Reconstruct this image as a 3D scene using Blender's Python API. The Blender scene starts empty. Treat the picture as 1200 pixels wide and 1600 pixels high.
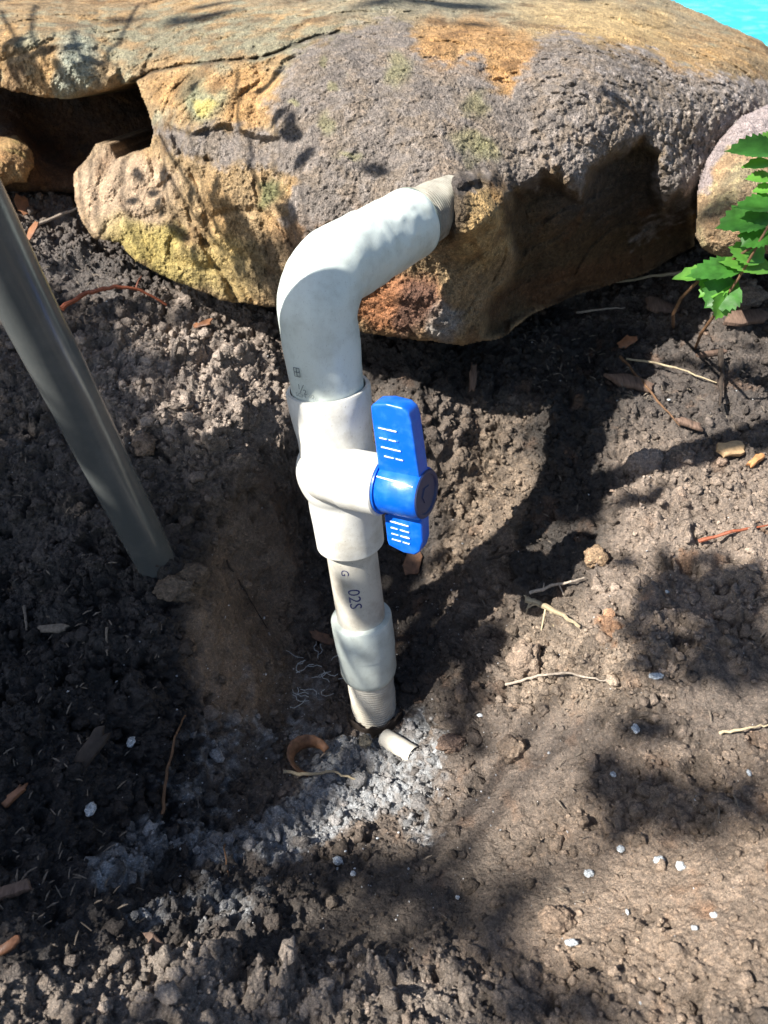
import bpy, bmesh, math, random
import numpy as np
from mathutils import Vector, Matrix, noise as mnoise

# ------------------------------------------------------------------ camera, sky, sun, exposure
scene = bpy.context.scene
COL = scene.collection
PITCH = math.radians(40.0)
FPX = 1202.0                       # focal length in photograph pixels (26 mm equivalent)
cam_d = bpy.data.cameras.new("camera")
cam = bpy.data.objects.new("camera", cam_d)
COL.objects.link(cam)
scene.camera = cam
cam.location = (0, 0, 0)
cam.rotation_euler = (math.pi/2 - PITCH, 0, 0)
cam_d.sensor_fit = 'VERTICAL'
cam_d.sensor_height = 34.6
cam_d.lens = 26.0
cam_d.clip_start = 0.01
cam_d.clip_end = 300
cam_d.dof.use_dof = True
cam_d.dof.focus_distance = 0.48
cam_d.dof.aperture_fstop = 13.0

SUN_EL = math.radians(45)
SUN_AZ = math.radians(25)          # from -x, turned towards the camera side
TOSUN = np.array([-math.cos(SUN_EL)*math.cos(SUN_AZ), -math.cos(SUN_EL)*math.sin(SUN_AZ), math.sin(SUN_EL)])
world = bpy.data.worlds.new("World")
scene.world = world
world.use_nodes = True
wn = world.node_tree
bg = wn.nodes["Background"]
sky = wn.nodes.new("ShaderNodeTexSky")
sky.sky_type = 'NISHITA'
sky.sun_disc = False
sky.sun_elevation = SUN_EL
sky.sun_rotation = math.atan2(TOSUN[0], TOSUN[1])
wn.links.new(sky.outputs[0], bg.inputs[0])
bg.inputs[1].default_value = 0.062
sun_d = bpy.data.lights.new("sun", 'SUN')
sun_d.energy = 5.0
sun_d.angle = math.radians(0.55)
sun_d.color = (1.0, 0.955, 0.88)
sun = bpy.data.objects.new("sun", sun_d)
COL.objects.link(sun)
sun.rotation_euler = Vector(-TOSUN).to_track_quat('-Z', 'Y').to_euler()
scene.view_settings.view_transform = 'Standard'
scene.view_settings.look = 'None'
scene.view_settings.exposure = 1.28
scene.view_settings.gamma = 1
scene.cycles.max_bounces = 6
scene.cycles.diffuse_bounces = 3

# ------------------------------------------------------------------ helpers
CR = np.array([1.0, 0, 0])
CF = np.array([0, math.cos(PITCH), -math.sin(PITCH)])
CU = np.array([0, math.sin(PITCH), math.cos(PITCH)])

def P(px, py, d):
    px = np.asarray(px, float); py = np.asarray(py, float); d = np.asarray(d, float)
    return (((px-600)/FPX*d)[..., None]*CR + ((800-py)/FPX*d)[..., None]*CU + d[..., None]*CF)

def PZ(px, py, z):                 # the point of that pixel's ray at height z
    r = P(px, py, 1.0)
    return r * (z / r[2])

def proj(p):
    d = p @ CF
    return 600 + FPX*(p @ CR)/d, 800 - FPX*(p @ CU)/d, d

def cam_vec(r, u, f):
    return r*CR + u*CU + f*CF

def unit(v):
    v = np.asarray(v, float)
    return v/np.linalg.norm(v)

def lin(c):
    c = np.asarray(c, float)/255.0
    return np.where(c <= .04045, c/12.92, ((c+.055)/1.055)**2.4)

def A(r, g, b, k=1.35):
    return np.minimum(lin((r, g, b))/k, .9)

def _hash(ix, iy, iz, seed):
    h = (ix.astype(np.int64)*374761393 + iy.astype(np.int64)*668265263 + iz.astype(np.int64)*2147483647 + seed*974634777) & 0xffffffff
    h = ((h ^ (h >> 13))*1274126177) & 0xffffffff
    h = ((h ^ (h >> 16))*2246822519) & 0xffffffff
    return (h ^ (h >> 15)) & 0xffffffff

def vnoise(x, y, z, seed=0):        # gradient noise about -1..1
    x = np.asarray(x); shp = x.shape
    x = x.ravel(); y = np.broadcast_to(y, shp).ravel(); z = np.broadcast_to(z, shp).ravel()
    fx = np.floor(x); fy = np.floor(y); fz = np.floor(z)
    tx = (x-fx).astype(np.float32); ty = (y-fy).astype(np.float32); tz = (z-fz).astype(np.float32)
    ix = fx.astype(np.int64); iy = fy.astype(np.int64); iz = fz.astype(np.int64)
    ux = tx*tx*tx*(tx*(tx*6-15)+10); uy = ty*ty*ty*(ty*(ty*6-15)+10); uz = tz*tz*tz*(tz*(tz*6-15)+10)
    out = 0
    for a in (0, 1):
        wx = ux if a else 1-ux
        for b in (0, 1):
            wy = uy if b else 1-uy
            for c in (0, 1):
                wz = uz if c else 1-uz
                h = _hash(ix+a, iy+b, iz+c, seed)
                gx = ((h & 1023).astype(np.float32)/511.5-1)
                gy = (((h >> 10) & 1023).astype(np.float32)/511.5-1)
                gz = (((h >> 20) & 1023).astype(np.float32)/511.5-1)
                out = out + wx*wy*wz*(gx*(tx-a)+gy*(ty-b)+gz*(tz-c))
    return (out*1.25).reshape(shp)

def fbm(x, y, z, scale, octaves=4, seed=0, gain=.5):
    o = 0; a = 1.0; t = 0
    for k in range(octaves):
        o = o + a*vnoise(x/scale, y/scale, z/scale, seed+k*17)
        t += a; a *= gain; scale *= .5
    return o/t*1.6

def domes(x, y, z, scale, seed, dens=.7):   # overlapping rounded lumps; height in units of scale, and the id of the top one
    x = (x/scale); y = (y/scale); z = (z/scale)
    ix = np.floor(x).astype(np.int64); iy = np.floor(y).astype(np.int64); iz = np.floor(z).astype(np.int64)
    best = np.zeros(x.shape, np.float32); bid = np.zeros(x.shape, np.float32)
    for a in (-1, 0, 1):
        for b in (-1, 0, 1):
            for c in (-1, 0, 1):
                h = _hash(ix+a, iy+b, iz+c, seed)
                cx = ix+a+(h & 255)/255.; cy = iy+b+((h >> 8) & 255)/255.; cz = iz+c+((h >> 16) & 255)/255.
                h2 = _hash(ix+a, iy+b, iz+c, seed+991)
                r = .32+.5*(h2 & 255)/255.
                on = ((h2 >> 8) & 255)/255. < dens
                d2 = (x-cx)**2+(y-cy)**2+(z-cz)**2
                v = np.sqrt(np.clip(1-d2/(r*r), 0, 1))*r*on
                m = v > best
                best = np.where(m, v, best).astype(np.float32)
                bid = np.where(m, ((h2 >> 16) & 255)/255., bid).astype(np.float32)
    return best, bid

def sst(a, b, x):
    t = np.clip((x-a)/(b-a), 0, 1)
    return t*t*(3-2*t)

def poly_sdf(px, py, poly):         # positive inside, pixels
    poly = np.array(poly, float)
    d = np.full(px.shape, 1e9); inside = np.zeros(px.shape, bool)
    n = len(poly)
    for i in range(n):
        ax, ay = poly[i]; bx, by = poly[(i+1) % n]
        ex, ey = bx-ax, by-ay
        t = np.clip(((px-ax)*ex+(py-ay)*ey)/(ex*ex+ey*ey+1e-9), 0, 1)
        d = np.minimum(d, (px-ax-t*ex)**2+(py-ay-t*ey)**2)
        c = ((ay > py) != (by > py))
        xi = ax+(py-ay)*ex/(ey if abs(ey) > 1e-9 else 1e-9)
        inside ^= c & (px < xi)
    d = np.sqrt(d)
    return np.where(inside, d, -d)

def line_dist(px, py, pts):
    d = np.full(px.shape, 1e9)
    for (ax, ay), (bx, by) in zip(pts[:-1], pts[1:]):
        ex, ey = bx-ax, by-ay
        t = np.clip(((px-ax)*ex+(py-ay)*ey)/(ex*ex+ey*ey+1e-9), 0, 1)
        d = np.minimum(d, np.sqrt((px-ax-t*ex)**2+(py-ay-t*ey)**2))
    return d

def blob(px, py, cx, cy, rx, ry, rot=0, soft=.5):
    c, s = math.cos(math.radians(rot)), math.sin(math.radians(rot))
    dx = px-cx; dy = py-cy
    r = np.sqrt(((dx*c+dy*s)/rx)**2+((-dx*s+dy*c)/ry)**2)
    return 1-sst(1-soft, 1+soft, r)

class TPS:
    def __init__(s, X, v, lam=1e-4):
        X = np.array(X, float); v = np.array(v, float); n = len(X)
        K = s.k(np.linalg.norm(X[:, None]-X[None], axis=2))+lam*np.eye(n)
        Q = np.c_[np.ones(n), X]
        M = np.block([[K, Q], [Q.T, np.zeros((3, 3))]])
        w = np.linalg.solve(M, np.r_[v, np.zeros(3)])
        s.X, s.w, s.a = X, w[:n], w[n:]
    def k(s, r):
        return r*r*np.log(r+1e-9)
    def __call__(s, x, y):
        o = s.a[0]+s.a[1]*x+s.a[2]*y
        for (cx, cy), w in zip(s.X, s.w):
            r2 = (x-cx)**2+(y-cy)**2
            o = o+w*.5*r2*np.log(r2+1e-18)
        return o

def mesh_np(name, V, F, mat=None, parent=None, col=None, smooth=True, bump=None):
    me = bpy.data.meshes.new(name)
    V = np.asarray(V, np.float32); F = np.asarray(F, np.int32)
    n = F.shape[1]
    me.vertices.add(len(V)); me.vertices.foreach_set("co", V.ravel())
    me.loops.add(F.size); me.loops.foreach_set("vertex_index", F.ravel())
    me.polygons.add(len(F)); me.polygons.foreach_set("loop_start", np.arange(0, F.size, n, dtype=np.int32))
    me.update(calc_edges=True)
    if smooth:
        me.polygons.foreach_set("use_smooth", np.ones(len(F), bool))
    if col is not None:
        at = me.color_attributes.new("Col", 'FLOAT_COLOR', 'POINT')
        c = np.ones((len(V), 4), np.float32); c[:, :3] = col
        if bump is not None: c[:, 3] = bump
        at.data.foreach_set("color", c.ravel())
    me.validate()
    o = bpy.data.objects.new(name, me)
    COL.objects.link(o)
    if mat: me.materials.append(mat)
    if parent: o.parent = parent
    return o

class MB:                           # collects polygons of one mesh object
    def __init__(s): s.v = []; s.f = []
    def add(s, V, F):
        b = len(s.v); s.v += [tuple(map(float, p)) for p in V]; s.f += [tuple(i+b for i in f) for f in F]
        return s
    def tube(s, pts, rad, n=12, cap=True, sq=None):
        pts = [np.asarray(p, float) for p in pts]
        if np.isscalar(rad): rad = [rad]*len(pts)
        t0 = unit(pts[1]-pts[0])
        up = np.array([0, 0, 1.]) if abs(t0[2]) < .9 else np.array([1., 0, 0])
        x = unit(np.cross(up, t0)); V = []
        for i, p in enumerate(pts):
            t = unit(pts[min(i+1, len(pts)-1)]-pts[max(i-1, 0)])
            x = unit(x-t*np.dot(x, t)); y = np.cross(t, x)
            for k in range(n):
                a = 2*math.pi*k/n
                V.append(p+rad[i]*(math.cos(a)*x+(sq or 1)*math.sin(a)*y))
        F = [(i*n+k, i*n+(k+1) % n, (i+1)*n+(k+1) % n, (i+1)*n+k) for i in range(len(pts)-1) for k in range(n)]
        if cap:
            F.append(tuple(range(n-1, -1, -1))); F.append(tuple(range((len(pts)-1)*n, len(pts)*n)))
        return s.add(V, F)
    def build(s, name, mat, parent=None, smooth=True, sharp=40):
        me = bpy.data.meshes.new(name)
        me.from_pydata(s.v, [], s.f)
        me.validate()
        me.update()
        if smooth:
            me.polygons.foreach_set("use_smooth", np.ones(len(me.polygons), bool))
            me.set_sharp_from_angle(angle=math.radians(sharp))
        o = bpy.data.objects.new(name, me); COL.objects.link(o)
        me.materials.append(mat)
        if parent: o.parent = parent
        return o

def empty(name, loc):
    o = bpy.data.objects.new(name, None); COL.objects.link(o); o.location = loc
    o.empty_display_size = .02
    return o

def tag(o, label=None, cat=None, group=None, kind=None):
    if label: o['label'] = label
    if cat: o['category'] = cat
    if group: o['group'] = group
    if kind: o['kind'] = kind
    return o

def adopt(root, *obs):              # parts were built in world space
    for o in obs:
        o.parent = root
        o.matrix_parent_inverse = Matrix.Translation(-Vector(root.location))

# ------------------------------------------------------------------ materials
def newmat(name):
    m = bpy.data.materials.new(name); m.use_nodes = True
    nt = m.node_tree
    return m, nt, nt.nodes["Principled BSDF"]

def N(nt, kind, **kw):
    n = nt.nodes.new(kind)
    for k, v in kw.items(): setattr(n, k, v)
    return n

def noise_node(nt, scale, detail=4, rough=.6, coord='Object'):
    tc = N(nt, "ShaderNodeTexCoord"); t = N(nt, "ShaderNodeTexNoise")
    nt.links.new(tc.outputs[coord], t.inputs["Vector"])
    t.inputs["Scale"].default_value = scale; t.inputs["Detail"].default_value = detail
    t.inputs["Roughness"].default_value = rough
    return t

def ramp(nt, src, stops):
    r = N(nt, "ShaderNodeValToRGB"); nt.links.new(src, r.inputs[0])
    while len(r.color_ramp.elements) < len(stops): r.color_ramp.elements.new(.5)
    for e, (p, c) in zip(r.color_ramp.elements, stops):
        e.position = p; e.color = (*c, 1) if len(c) == 3 else c
    return r

def mixc(nt, fac, a, b, mode='MIX'):
    m = N(nt, "ShaderNodeMix", data_type='RGBA', blend_type=mode)
    if isinstance(fac, (int, float)): m.inputs[0].default_value = fac
    else: nt.links.new(fac, m.inputs[0])
    for s, v in ((6, a), (7, b)):
        if isinstance(v, (tuple, list, np.ndarray)): m.inputs[s].default_value = (*[float(q) for q in v[:3]], 1)
        else: nt.links.new(v, m.inputs[s])
    return m.outputs[2]

def bump(nt, b, heights, strength=.5, dist=.001):
    prev = None
    for h, st, ds in heights:
        bn = N(nt, "ShaderNodeBump"); bn.inputs["Strength"].default_value = st; bn.inputs["Distance"].default_value = ds
        nt.links.new(h, bn.inputs["Height"])
        if prev: nt.links.new(prev, bn.inputs["Normal"])
        prev = bn.outputs[0]
    nt.links.new(prev, b.inputs["Normal"])

def mat_earth(name, rough=(.55, .95), grain=1800, gstr=.8, gdist=.0010, spec=.35, fleck=(0.72, 2.2), grain2=420, vor=480, vstr=.8, vdist=.0013):
    m, nt, b = newmat(name)
    at = N(nt, "ShaderNodeVertexColor"); at.layer_name = "Col"
    n1 = noise_node(nt, grain2, 6, .7); n2 = noise_node(nt, grain, 3, .6)
    r1 = ramp(nt, n1.outputs[0], [(.3, (.55, .55, .55)), (.5, (.95, .95, .95)), (.72, (1.5, 1.42, 1.34))])
    r2 = ramp(nt, n2.outputs[0], [(.3, (.6, .6, .6)), (.55, (1, 1, 1)), (fleck[0], (fleck[1],)*3)])
    c = mixc(nt, 1.0, at.outputs[0], r1.outputs[0], 'MULTIPLY')
    c = mixc(nt, 1.0, c, r2.outputs[0], 'MULTIPLY')
    nt.links.new(c, b.inputs["Base Color"])
    n3 = noise_node(nt, 160, 4, .6)
    mr = N(nt, "ShaderNodeMapRange"); nt.links.new(n3.outputs[0], mr.inputs[0])
    mr.inputs[1].default_value = .35; mr.inputs[2].default_value = .65
    mr.inputs[3].default_value = rough[0]; mr.inputs[4].default_value = rough[1]
    nt.links.new(mr.outputs[0], b.inputs["Roughness"])
    b.inputs["Specular IOR Level"].default_value = spec
    tc = N(nt, "ShaderNodeTexCoord"); vo = N(nt, "ShaderNodeTexVoronoi"); vo.inputs["Scale"].default_value = vor
    nw = noise_node(nt, vor*.6, 3, .6); wv_ = N(nt, "ShaderNodeVectorMath", operation='MULTIPLY_ADD')
    nt.links.new(nw.outputs[1], wv_.inputs[0]); wv_.inputs[1].default_value = (1.6/vor,)*3; nt.links.new(tc.outputs["Object"], wv_.inputs[2])
    nt.links.new(wv_.outputs[0], vo.inputs["Vector"])
    inv = N(nt, "ShaderNodeMath", operation='SUBTRACT'); inv.inputs[0].default_value = 1; nt.links.new(vo.outputs[0], inv.inputs[1])
    bump(nt, b, [(n1.outputs[0], .8, .0020), (inv.outputs[0], vstr, vdist), (n2.outputs[0], gstr, gdist)])
    return m

M_SOIL = mat_earth("soil_material", rough=(.42, .9), spec=.5)
M_ROCK = mat_earth("sandstone_material", rough=(.75, .95), grain=900, gstr=1.0, gdist=.0014, spec=.25, fleck=(.75, 1.5), grain2=260, vor=620, vstr=.9, vdist=.0012)
M_CLOD = mat_earth("clod_material", rough=(.7, .95), grain=2200, gstr=.6, gdist=.0004, spec=.3)

def mat_plastic(name, base, rough=.35, dirt=(.35, .3, .24), dirt_amt=.35, bstr=.15, grime_scale=60, scratch=True, spec=.5):
    m, nt, b = newmat(name)
    n = noise_node(nt, grime_scale, 6, .65)
    r = ramp(nt, n.outputs[0], [(.45, (0, 0, 0)), (.75, (dirt_amt,)*3)])
    c = mixc(nt, r.outputs[0], base, dirt)
    n2 = noise_node(nt, 900, 3, .6)
    r2 = ramp(nt, n2.outputs[0], [(.64, (0, 0, 0)), (.74, (dirt_amt,)*3)])
    c = mixc(nt, r2.outputs[0], c, tuple(.6*q for q in dirt))
    if scratch:
        tc = N(nt, "ShaderNodeTexCoord"); mp = N(nt, "ShaderNodeMapping"); w = N(nt, "ShaderNodeTexNoise")
        mp.inputs["Scale"].default_value = (700, 700, 25); mp.inputs["Rotation"].default_value = (.25, .2, .1)
        nt.links.new(tc.outputs["Object"], mp.inputs[0]); nt.links.new(mp.outputs[0], w.inputs["Vector"])
        w.inputs["Detail"].default_value = 2
        r3 = ramp(nt, w.outputs[0], [(.66, (0, 0, 0)), (.72, (.35,)*3)])
        c = mixc(nt, r3.outputs[0], c, tuple(.45*q for q in dirt))
    nt.links.new(c, b.inputs["Base Color"])
    mr = N(nt, "ShaderNodeMapRange"); nt.links.new(n.outputs[0], mr.inputs[0])
    mr.inputs[3].default_value = rough*.7; mr.inputs[4].default_value = rough*1.6
    nt.links.new(mr.outputs[0], b.inputs["Roughness"])
    b.inputs["Specular IOR Level"].default_value = spec
    bump(nt, b, [(n.outputs[0], bstr, .001), (n2.outputs[0], bstr, .0003)])
    return m

M_ELBOW = mat_plastic("pale_pvc", (.63, .69, .64), .32, dirt=(.26, .26, .20), dirt_amt=.45)
M_VALVE = mat_plastic("white_pvc", (.66, .65, .60), .36, dirt=(.30, .25, .17), dirt_amt=.6)
M_PIPE = mat_plastic("cream_pvc", (.55, .52, .45), .40, dirt=(.24, .19, .13), dirt_amt=.7)
M_OLDPIPE = mat_plastic("weathered_pvc", (.27, .255, .21), .6, dirt=(.16, .14, .11), dirt_amt=.8, bstr=.5, grime_scale=140)
M_TAPE = mat_plastic("taped_thread", (.62, .58, .49), .55, dirt=(.3, .24, .15), dirt_amt=.6, bstr=.4)
M_BLUE = mat_plastic("blue_plastic", (.002, .10, .56), .3, dirt=(.05, .24, .66), dirt_amt=.5, grime_scale=120, scratch=False)
M_NAVY = mat_plastic("dark_navy_plastic", (.012, .025, .09), .35, dirt=(.1, .1, .12), dirt_amt=.4, scratch=False)
M_TICK = mat_plastic("worn_white_edge", (.75, .8, .85), .5, dirt_amt=.1, scratch=False)
M_GREY = mat_plastic("grey_pvc", (.080, .087, .086), .17, dirt=(.16, .16, .15), dirt_amt=.35, scratch=False)
M_INK = mat_plastic("print_ink", (.03, .03, .12), .6, dirt=(.3, .3, .35), dirt_amt=.8, scratch=False)
M_INK2 = mat_plastic("emboss_shadow_ink", (.12, .15, .15), .6, dirt=(.4, .45, .44), dirt_amt=.8, scratch=False)

def mat_simple(name, base, rough=.7, var=.5, scale=300, trans=0.0, streak=None, spec=.4, bstr=.5):
    m, nt, b = newmat(name)
    n = noise_node(nt, scale, 5, .65)
    if streak:
        mp = N(nt, "ShaderNodeMapping"); mp.inputs["Scale"].default_value = streak
        nt.links.new(n.inputs["Vector"].links[0].from_socket, mp.inputs[0]); nt.links.new(mp.outputs[0], n.inputs["Vector"])
    base = np.array(base, float)
    r = ramp(nt, n.outputs[0], [(.3, tuple(base*(1-var))), (.5, tuple(base)), (.72, tuple(np.minimum(base*(1+var), 1)))])
    nt.links.new(r.outputs[0], b.inputs["Base Color"])
    b.inputs["Roughness"].default_value = rough
    b.inputs["Specular IOR Level"].default_value = spec
    bump(nt, b, [(n.outputs[0], bstr, .0008)])
    if trans:
        out = nt.nodes["Material Output"]; tr = N(nt, "ShaderNodeBsdfTranslucent"); mx = N(nt, "ShaderNodeMixShader")
        g = mixc(nt, .5, r.outputs[0], tuple(np.minimum(base*np.array([1.8, 1.8, .6]), 1)))
        nt.links.new(g, tr.inputs[0]); mx.inputs[0].default_value = trans
        nt.links.new(b.outputs[0], mx.inputs[1]); nt.links.new(tr.outputs[0], mx.inputs[2]); nt.links.new(mx.outputs[0], out.inputs[0])
    return m

M_LEAF = mat_simple("green_leaf", (.055, .19, .03), .42, .5, 110, trans=.5, bstr=.4)
M_LEAFY = mat_simple("young_leaf", (.13, .33, .05), .4, .25, 160, trans=.45, bstr=.4)
M_STEM = mat_simple("brown_stem", (.13, .07, .035), .7)
M_RED = mat_simple("red_root", (.26, .075, .035), .6, .5, 500)
M_STRAW = mat_simple("straw", (.38, .31, .20), .7, .35, 900)
M_TWIG = mat_simple("grey_twig", (.36, .30, .24), .8, .45, 700)
M_DULL = mat_simple("dull_fibre", (.16, .13, .10), .85, .5, 600)
M_BARK = mat_simple("bark_chip", (.14, .09, .065), .8, .6, 120, streak=(6, 1, 1), bstr=1)
M_DARKW = mat_simple("dark_wood", (.045, .033, .025), .75, .5, 200, bstr=1)
M_DRYLEAF = mat_simple("dry_leaf", (.17, .085, .045), .5, .5, 260)
M_ORLEAF = mat_simple("orange_dry_leaf", (.22, .10, .05), .45, .4, 260)
M_FLECK = mat_simple("white_flake", (.66, .70, .70), .6, .3, 900, bstr=1)
M_FUNG = mat_simple("white_thread", (.62, .66, .66), .8, .2, 900)
M_CROWN = mat_simple("tree_leaf", (.05, .10, .03), .5, .4, 60)
M_TRUNK = mat_simple("tree_bark", (.12, .09, .07), .9, .5, 40, bstr=1)

# ------------------------------------------------------------------ ground: one sheet, dug out round the pipe
soil_ctrl = [  # px, py, height
 (585,1120,-.500),(520,1200,-.492),(640,1180,-.488),(400,1300,-.468),(250,1350,-.447),(600,1350,-.458),(600,1500,-.425),(600,1600,-.405),
 (300,1500,-.420),(0,1600,-.375),(150,1600,-.390),(100,1100,-.392),(0,900,-.375),(0,1100,-.385),(650,950,-.474),(650,600,-.335),(640,700,-.380),(650,800,-.430),
 (560,1000,-.495),(480,1050,-.490),(780,800,-.412),(740,700,-.385),(720,900,-.455),(880,800,-.378),(880,650,-.352),(820,980,-.425),(860,900,-.392),(760,1030,-.452),(700,1080,-.470),
 (1000,700,-.350),(1150,700,-.340),(1150,1000,-.345),(1000,1000,-.360),(900,1020,-.385),(1150,1300,-.360),(1000,1300,-.385),(850,1150,-.412),
 (730,1130,-.452),(750,1250,-.440),(1000,1600,-.370),(800,1450,-.410),(1200,1600,-.345),(900,480,-.335),(1100,450,-.312),(1190,600,-.325),(700,540,-.332),(800,540,-.335),
 (130,345,-.262),(0,330,-.250),(300,460,-.292),(430,500,-.305),(300,600,-.320),(100,600,-.308),(0,500,-.285),(430,640,-.340),(350,740,-.347),(200,750,-.345),(0,750,-.340),(250,900,-.372),(285,920,-.374),(262,960,-.383),
 (150,950,-.385),(330,890,-.385),(400,760,-.360),(425,900,-.440),(455,720,-.372),(470,850,-.455),(430,1010,-.480),(360,1060,-.440),(290,1040,-.408),(350,1160,-.458),(200,1200,-.430),(100,1300,-.415),(0,1300,-.400),(430,1110,-.487),
 (200,1050,-.398),(1000,850,-.357),(930,930,-.378),(550,640,-.370),(560,560,-.330),
]
SX = []; SZ = []
for a, b, z in soil_ctrl:
    q = PZ(a, b, z); SX.append((q[0], q[1])); SZ.append(z)
for x, y, z in [(-.6,.1,-.37),(-.6,.5,-.31),(-.6,.9,-.27),(.6,.1,-.36),(.6,.5,-.32),(.6,.9,-.31),(0,-.15,-.39),(-.4,-.15,-.38),(.4,-.15,-.36),(0,.95,-.30),(-.3,.95,-.27),(.3,.95,-.31),
                (-1.5,0,-.35),(1.5,0,-.35),(0,-1.2,-.37),(0,1.6,-.36),(-1.5,1.6,-.36),(1.5,1.6,-.36),(-1.5,-1.2,-.36),(1.5,-1.2,-.36)]:
    SX.append((x, y)); SZ.append(z)
tps = TPS(SX, SZ, 2e-5)

def axis_coords(lo, hi, step_lo, step_hi, far):
    a = [lo]
    while a[-1] < hi:
        t = (a[-1]-lo)/(hi-lo); a.append(a[-1]+step_lo+(step_hi-step_lo)*t)
    up = []; s = step_hi; x = a[-1]
    while x < far: s *= 1.16; x += s; up.append(x)
    dn = []; s = step_lo; x = lo
    while x > -far: s *= 1.16; x -= s; dn.append(x)
    return np.array(dn[::-1]+a+up)
gx = axis_coords(-.46, .42, .00098, .00098, 60)
gy = axis_coords(.06, .84, .0007, .00125, 60)
GX, GY = np.meshgrid(gx, gy)
def macro(x, y):
    r = np.sqrt(x*x+(y-.4)**2)
    z = tps(np.clip(x, -1.6, 1.6), np.clip(y, -1.3, 1.7))
    z = z+(-.36-z)*sst(.9, 1.6, r)
    z = z-1.0*(sst(2.0, 2.1, y)*(1-sst(14, 14.2, y))*sst(-6, -5.9, x)*(1-sst(12, 12.2, x)))   # the pool basin behind the rock
    return z
GZ = macro(GX, GY)
dzx = np.gradient(GZ, axis=1)/np.gradient(GX, axis=1); dzy = np.gradient(GZ, axis=0)/np.gradient(GY, axis=0)
nl = np.sqrt(1+dzx**2+dzy**2)
NX, NY, NZ = -dzx/nl, -dzy/nl, 1/nl
pts = np.stack([GX, GY, GZ], -1)
ppx, ppy, pd = proj(pts)
front = pd > .05
ppx = np.where(front, ppx, -9999.); ppy = np.where(front, ppy, 9999.)
near = (1-sst(.5, .8, np.abs(GX)))*(1-sst(.9, 1.2, GY))*sst(-.1, .03, GY)

# how lumpy the earth is: scraped faces are smooth
wob = 40*fbm(GX, GY, GZ, .05, 2, 5)
qx, qy = ppx+wob, ppy-wob
rough = np.full(GX.shape, .75)
def paint(arr, val, m): return arr*(1-m)+val*m
for (cx, cy, rx, ry, rot, v) in [
  (390,950,60,200,8,.28),(330,930,50,60,0,.4),(430,1080,70,70,0,.4),(700,1420,230,90,-12,.30),(880,1420,150,60,-20,.2),(1100,1400,120,90,0,.25),
  (860,1130,70,45,0,.25),(1150,1090,60,60,0,.12),(800,1260,140,50,-30,.25),(780,760,110,170,0,1.1),(640,900,60,120,0,.5),
  (300,600,180,130,0,1.25),(980,1030,120,70,0,1.25),(430,1540,320,60,0,1.35),(1080,830,130,150,0,.9),(160,400,150,90,0,1.2),(250,1340,150,90,0,.95),(120,1050,150,250,0,1.0),
  (560,1230,120,70,0,.75),(800,620,120,60,0,.9),(790,1060,90,60,0,1.2),(120,450,80,30,0,.3)]:
    rough = paint(rough, v, blob(qx, qy, cx, cy, rx, ry, rot, .4))

wx = GX+.0050*vnoise(GX/.008, GY/.008, GZ/.008, 71)+.0022*vnoise(GX/.003, GY/.003, GZ/.003, 72)
wy = GY+.0050*vnoise(GX/.008, GY/.008, GZ/.008, 73)+.0022*vnoise(GX/.003, GY/.003, GZ/.003, 74)
wz = GZ+.0020*vnoise(GX/.008, GY/.008, GZ/.008, 75)
h = .010*fbm(GX, GY, GZ, .07, 4, 11)*(.4+.6*rough)
h1, id1 = domes(wx, wy, wz, .024, 21, .45)
h2, id2 = domes(wx, wy, wz, .011, 22, .6)
h3, id3 = domes(wx, wy, wz, .0055, 23, .7)
h4, id4 = domes(wx, wy, wz, .0028, 24, .7)
patch2 = .25+.75*sst(-.3, .25, fbm(GX, GY, GZ, .028, 3, 37))
patch = sst(-.35, .35, fbm(GX, GY, GZ, .035, 3, 31))
h = h + rough*near*(.55*.024*h1*sst(.4, .9, rough) + .85*.011*h2*(.4+.6*patch) + .95*.0055*h3*patch2 + .8*.0028*h4*patch2)
bil = np.abs(vnoise(wx/.013, wy/.013, wz/.013, 42))+.6*np.abs(vnoise(wx/.006, wy/.006, wz/.006, 43))+.4*np.abs(vnoise(wx/.003, wy/.003, wz/.003, 44))
h = h + rough*near*(.0080*(bil-.35)*(.5+.7*patch))
h = h + (.25+.75*rough)*near*(.0020*fbm(GX, GY, GZ, .0045, 3, 41, .75))
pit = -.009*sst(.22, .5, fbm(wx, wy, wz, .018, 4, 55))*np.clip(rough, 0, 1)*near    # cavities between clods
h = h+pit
# tool scrapes on the cut face
h = h + near*.0006*vnoise(GX/.004+GY/.01, GY/.05, GZ/.004, 61)*(1-sst(.1, .5, rough))*2
gbx = cam_vec((251-600)/FPX*.53, (800-892)/FPX*.53, .53)
rg_ = np.hypot(GX-gbx[0]-.004, GY-gbx[1]+.006)
md_ = np.exp(-(rg_/.020)**2)
h = h + md_*(.008+.9*.006*h3+.004*bil)
SP = pts + np.stack([NX, NY, NZ], -1)*h[..., None]

# colour of the earth, with shade painted in at some places
def C3(c): return np.array(c)[None, None, :]
col = np.broadcast_to(C3(A(134,117,102)), GX.shape+(3,)).copy()
def tint(c, m):
    global col
    col = col*(1-m[..., None])+C3(c)*m[..., None]
n_big = fbm(GX, GY, GZ, .06, 4, 81)
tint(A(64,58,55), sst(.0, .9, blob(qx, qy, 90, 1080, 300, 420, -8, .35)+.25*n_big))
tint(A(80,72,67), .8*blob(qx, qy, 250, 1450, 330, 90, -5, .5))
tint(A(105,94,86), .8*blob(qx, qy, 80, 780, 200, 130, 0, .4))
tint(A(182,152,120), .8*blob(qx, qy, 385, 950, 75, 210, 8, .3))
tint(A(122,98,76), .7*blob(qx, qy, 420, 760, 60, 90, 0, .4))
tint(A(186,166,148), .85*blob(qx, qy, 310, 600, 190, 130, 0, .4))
tint(A(112,103,98), .7*blob(qx, qy, 170, 400, 170, 80, 0, .4))
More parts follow.
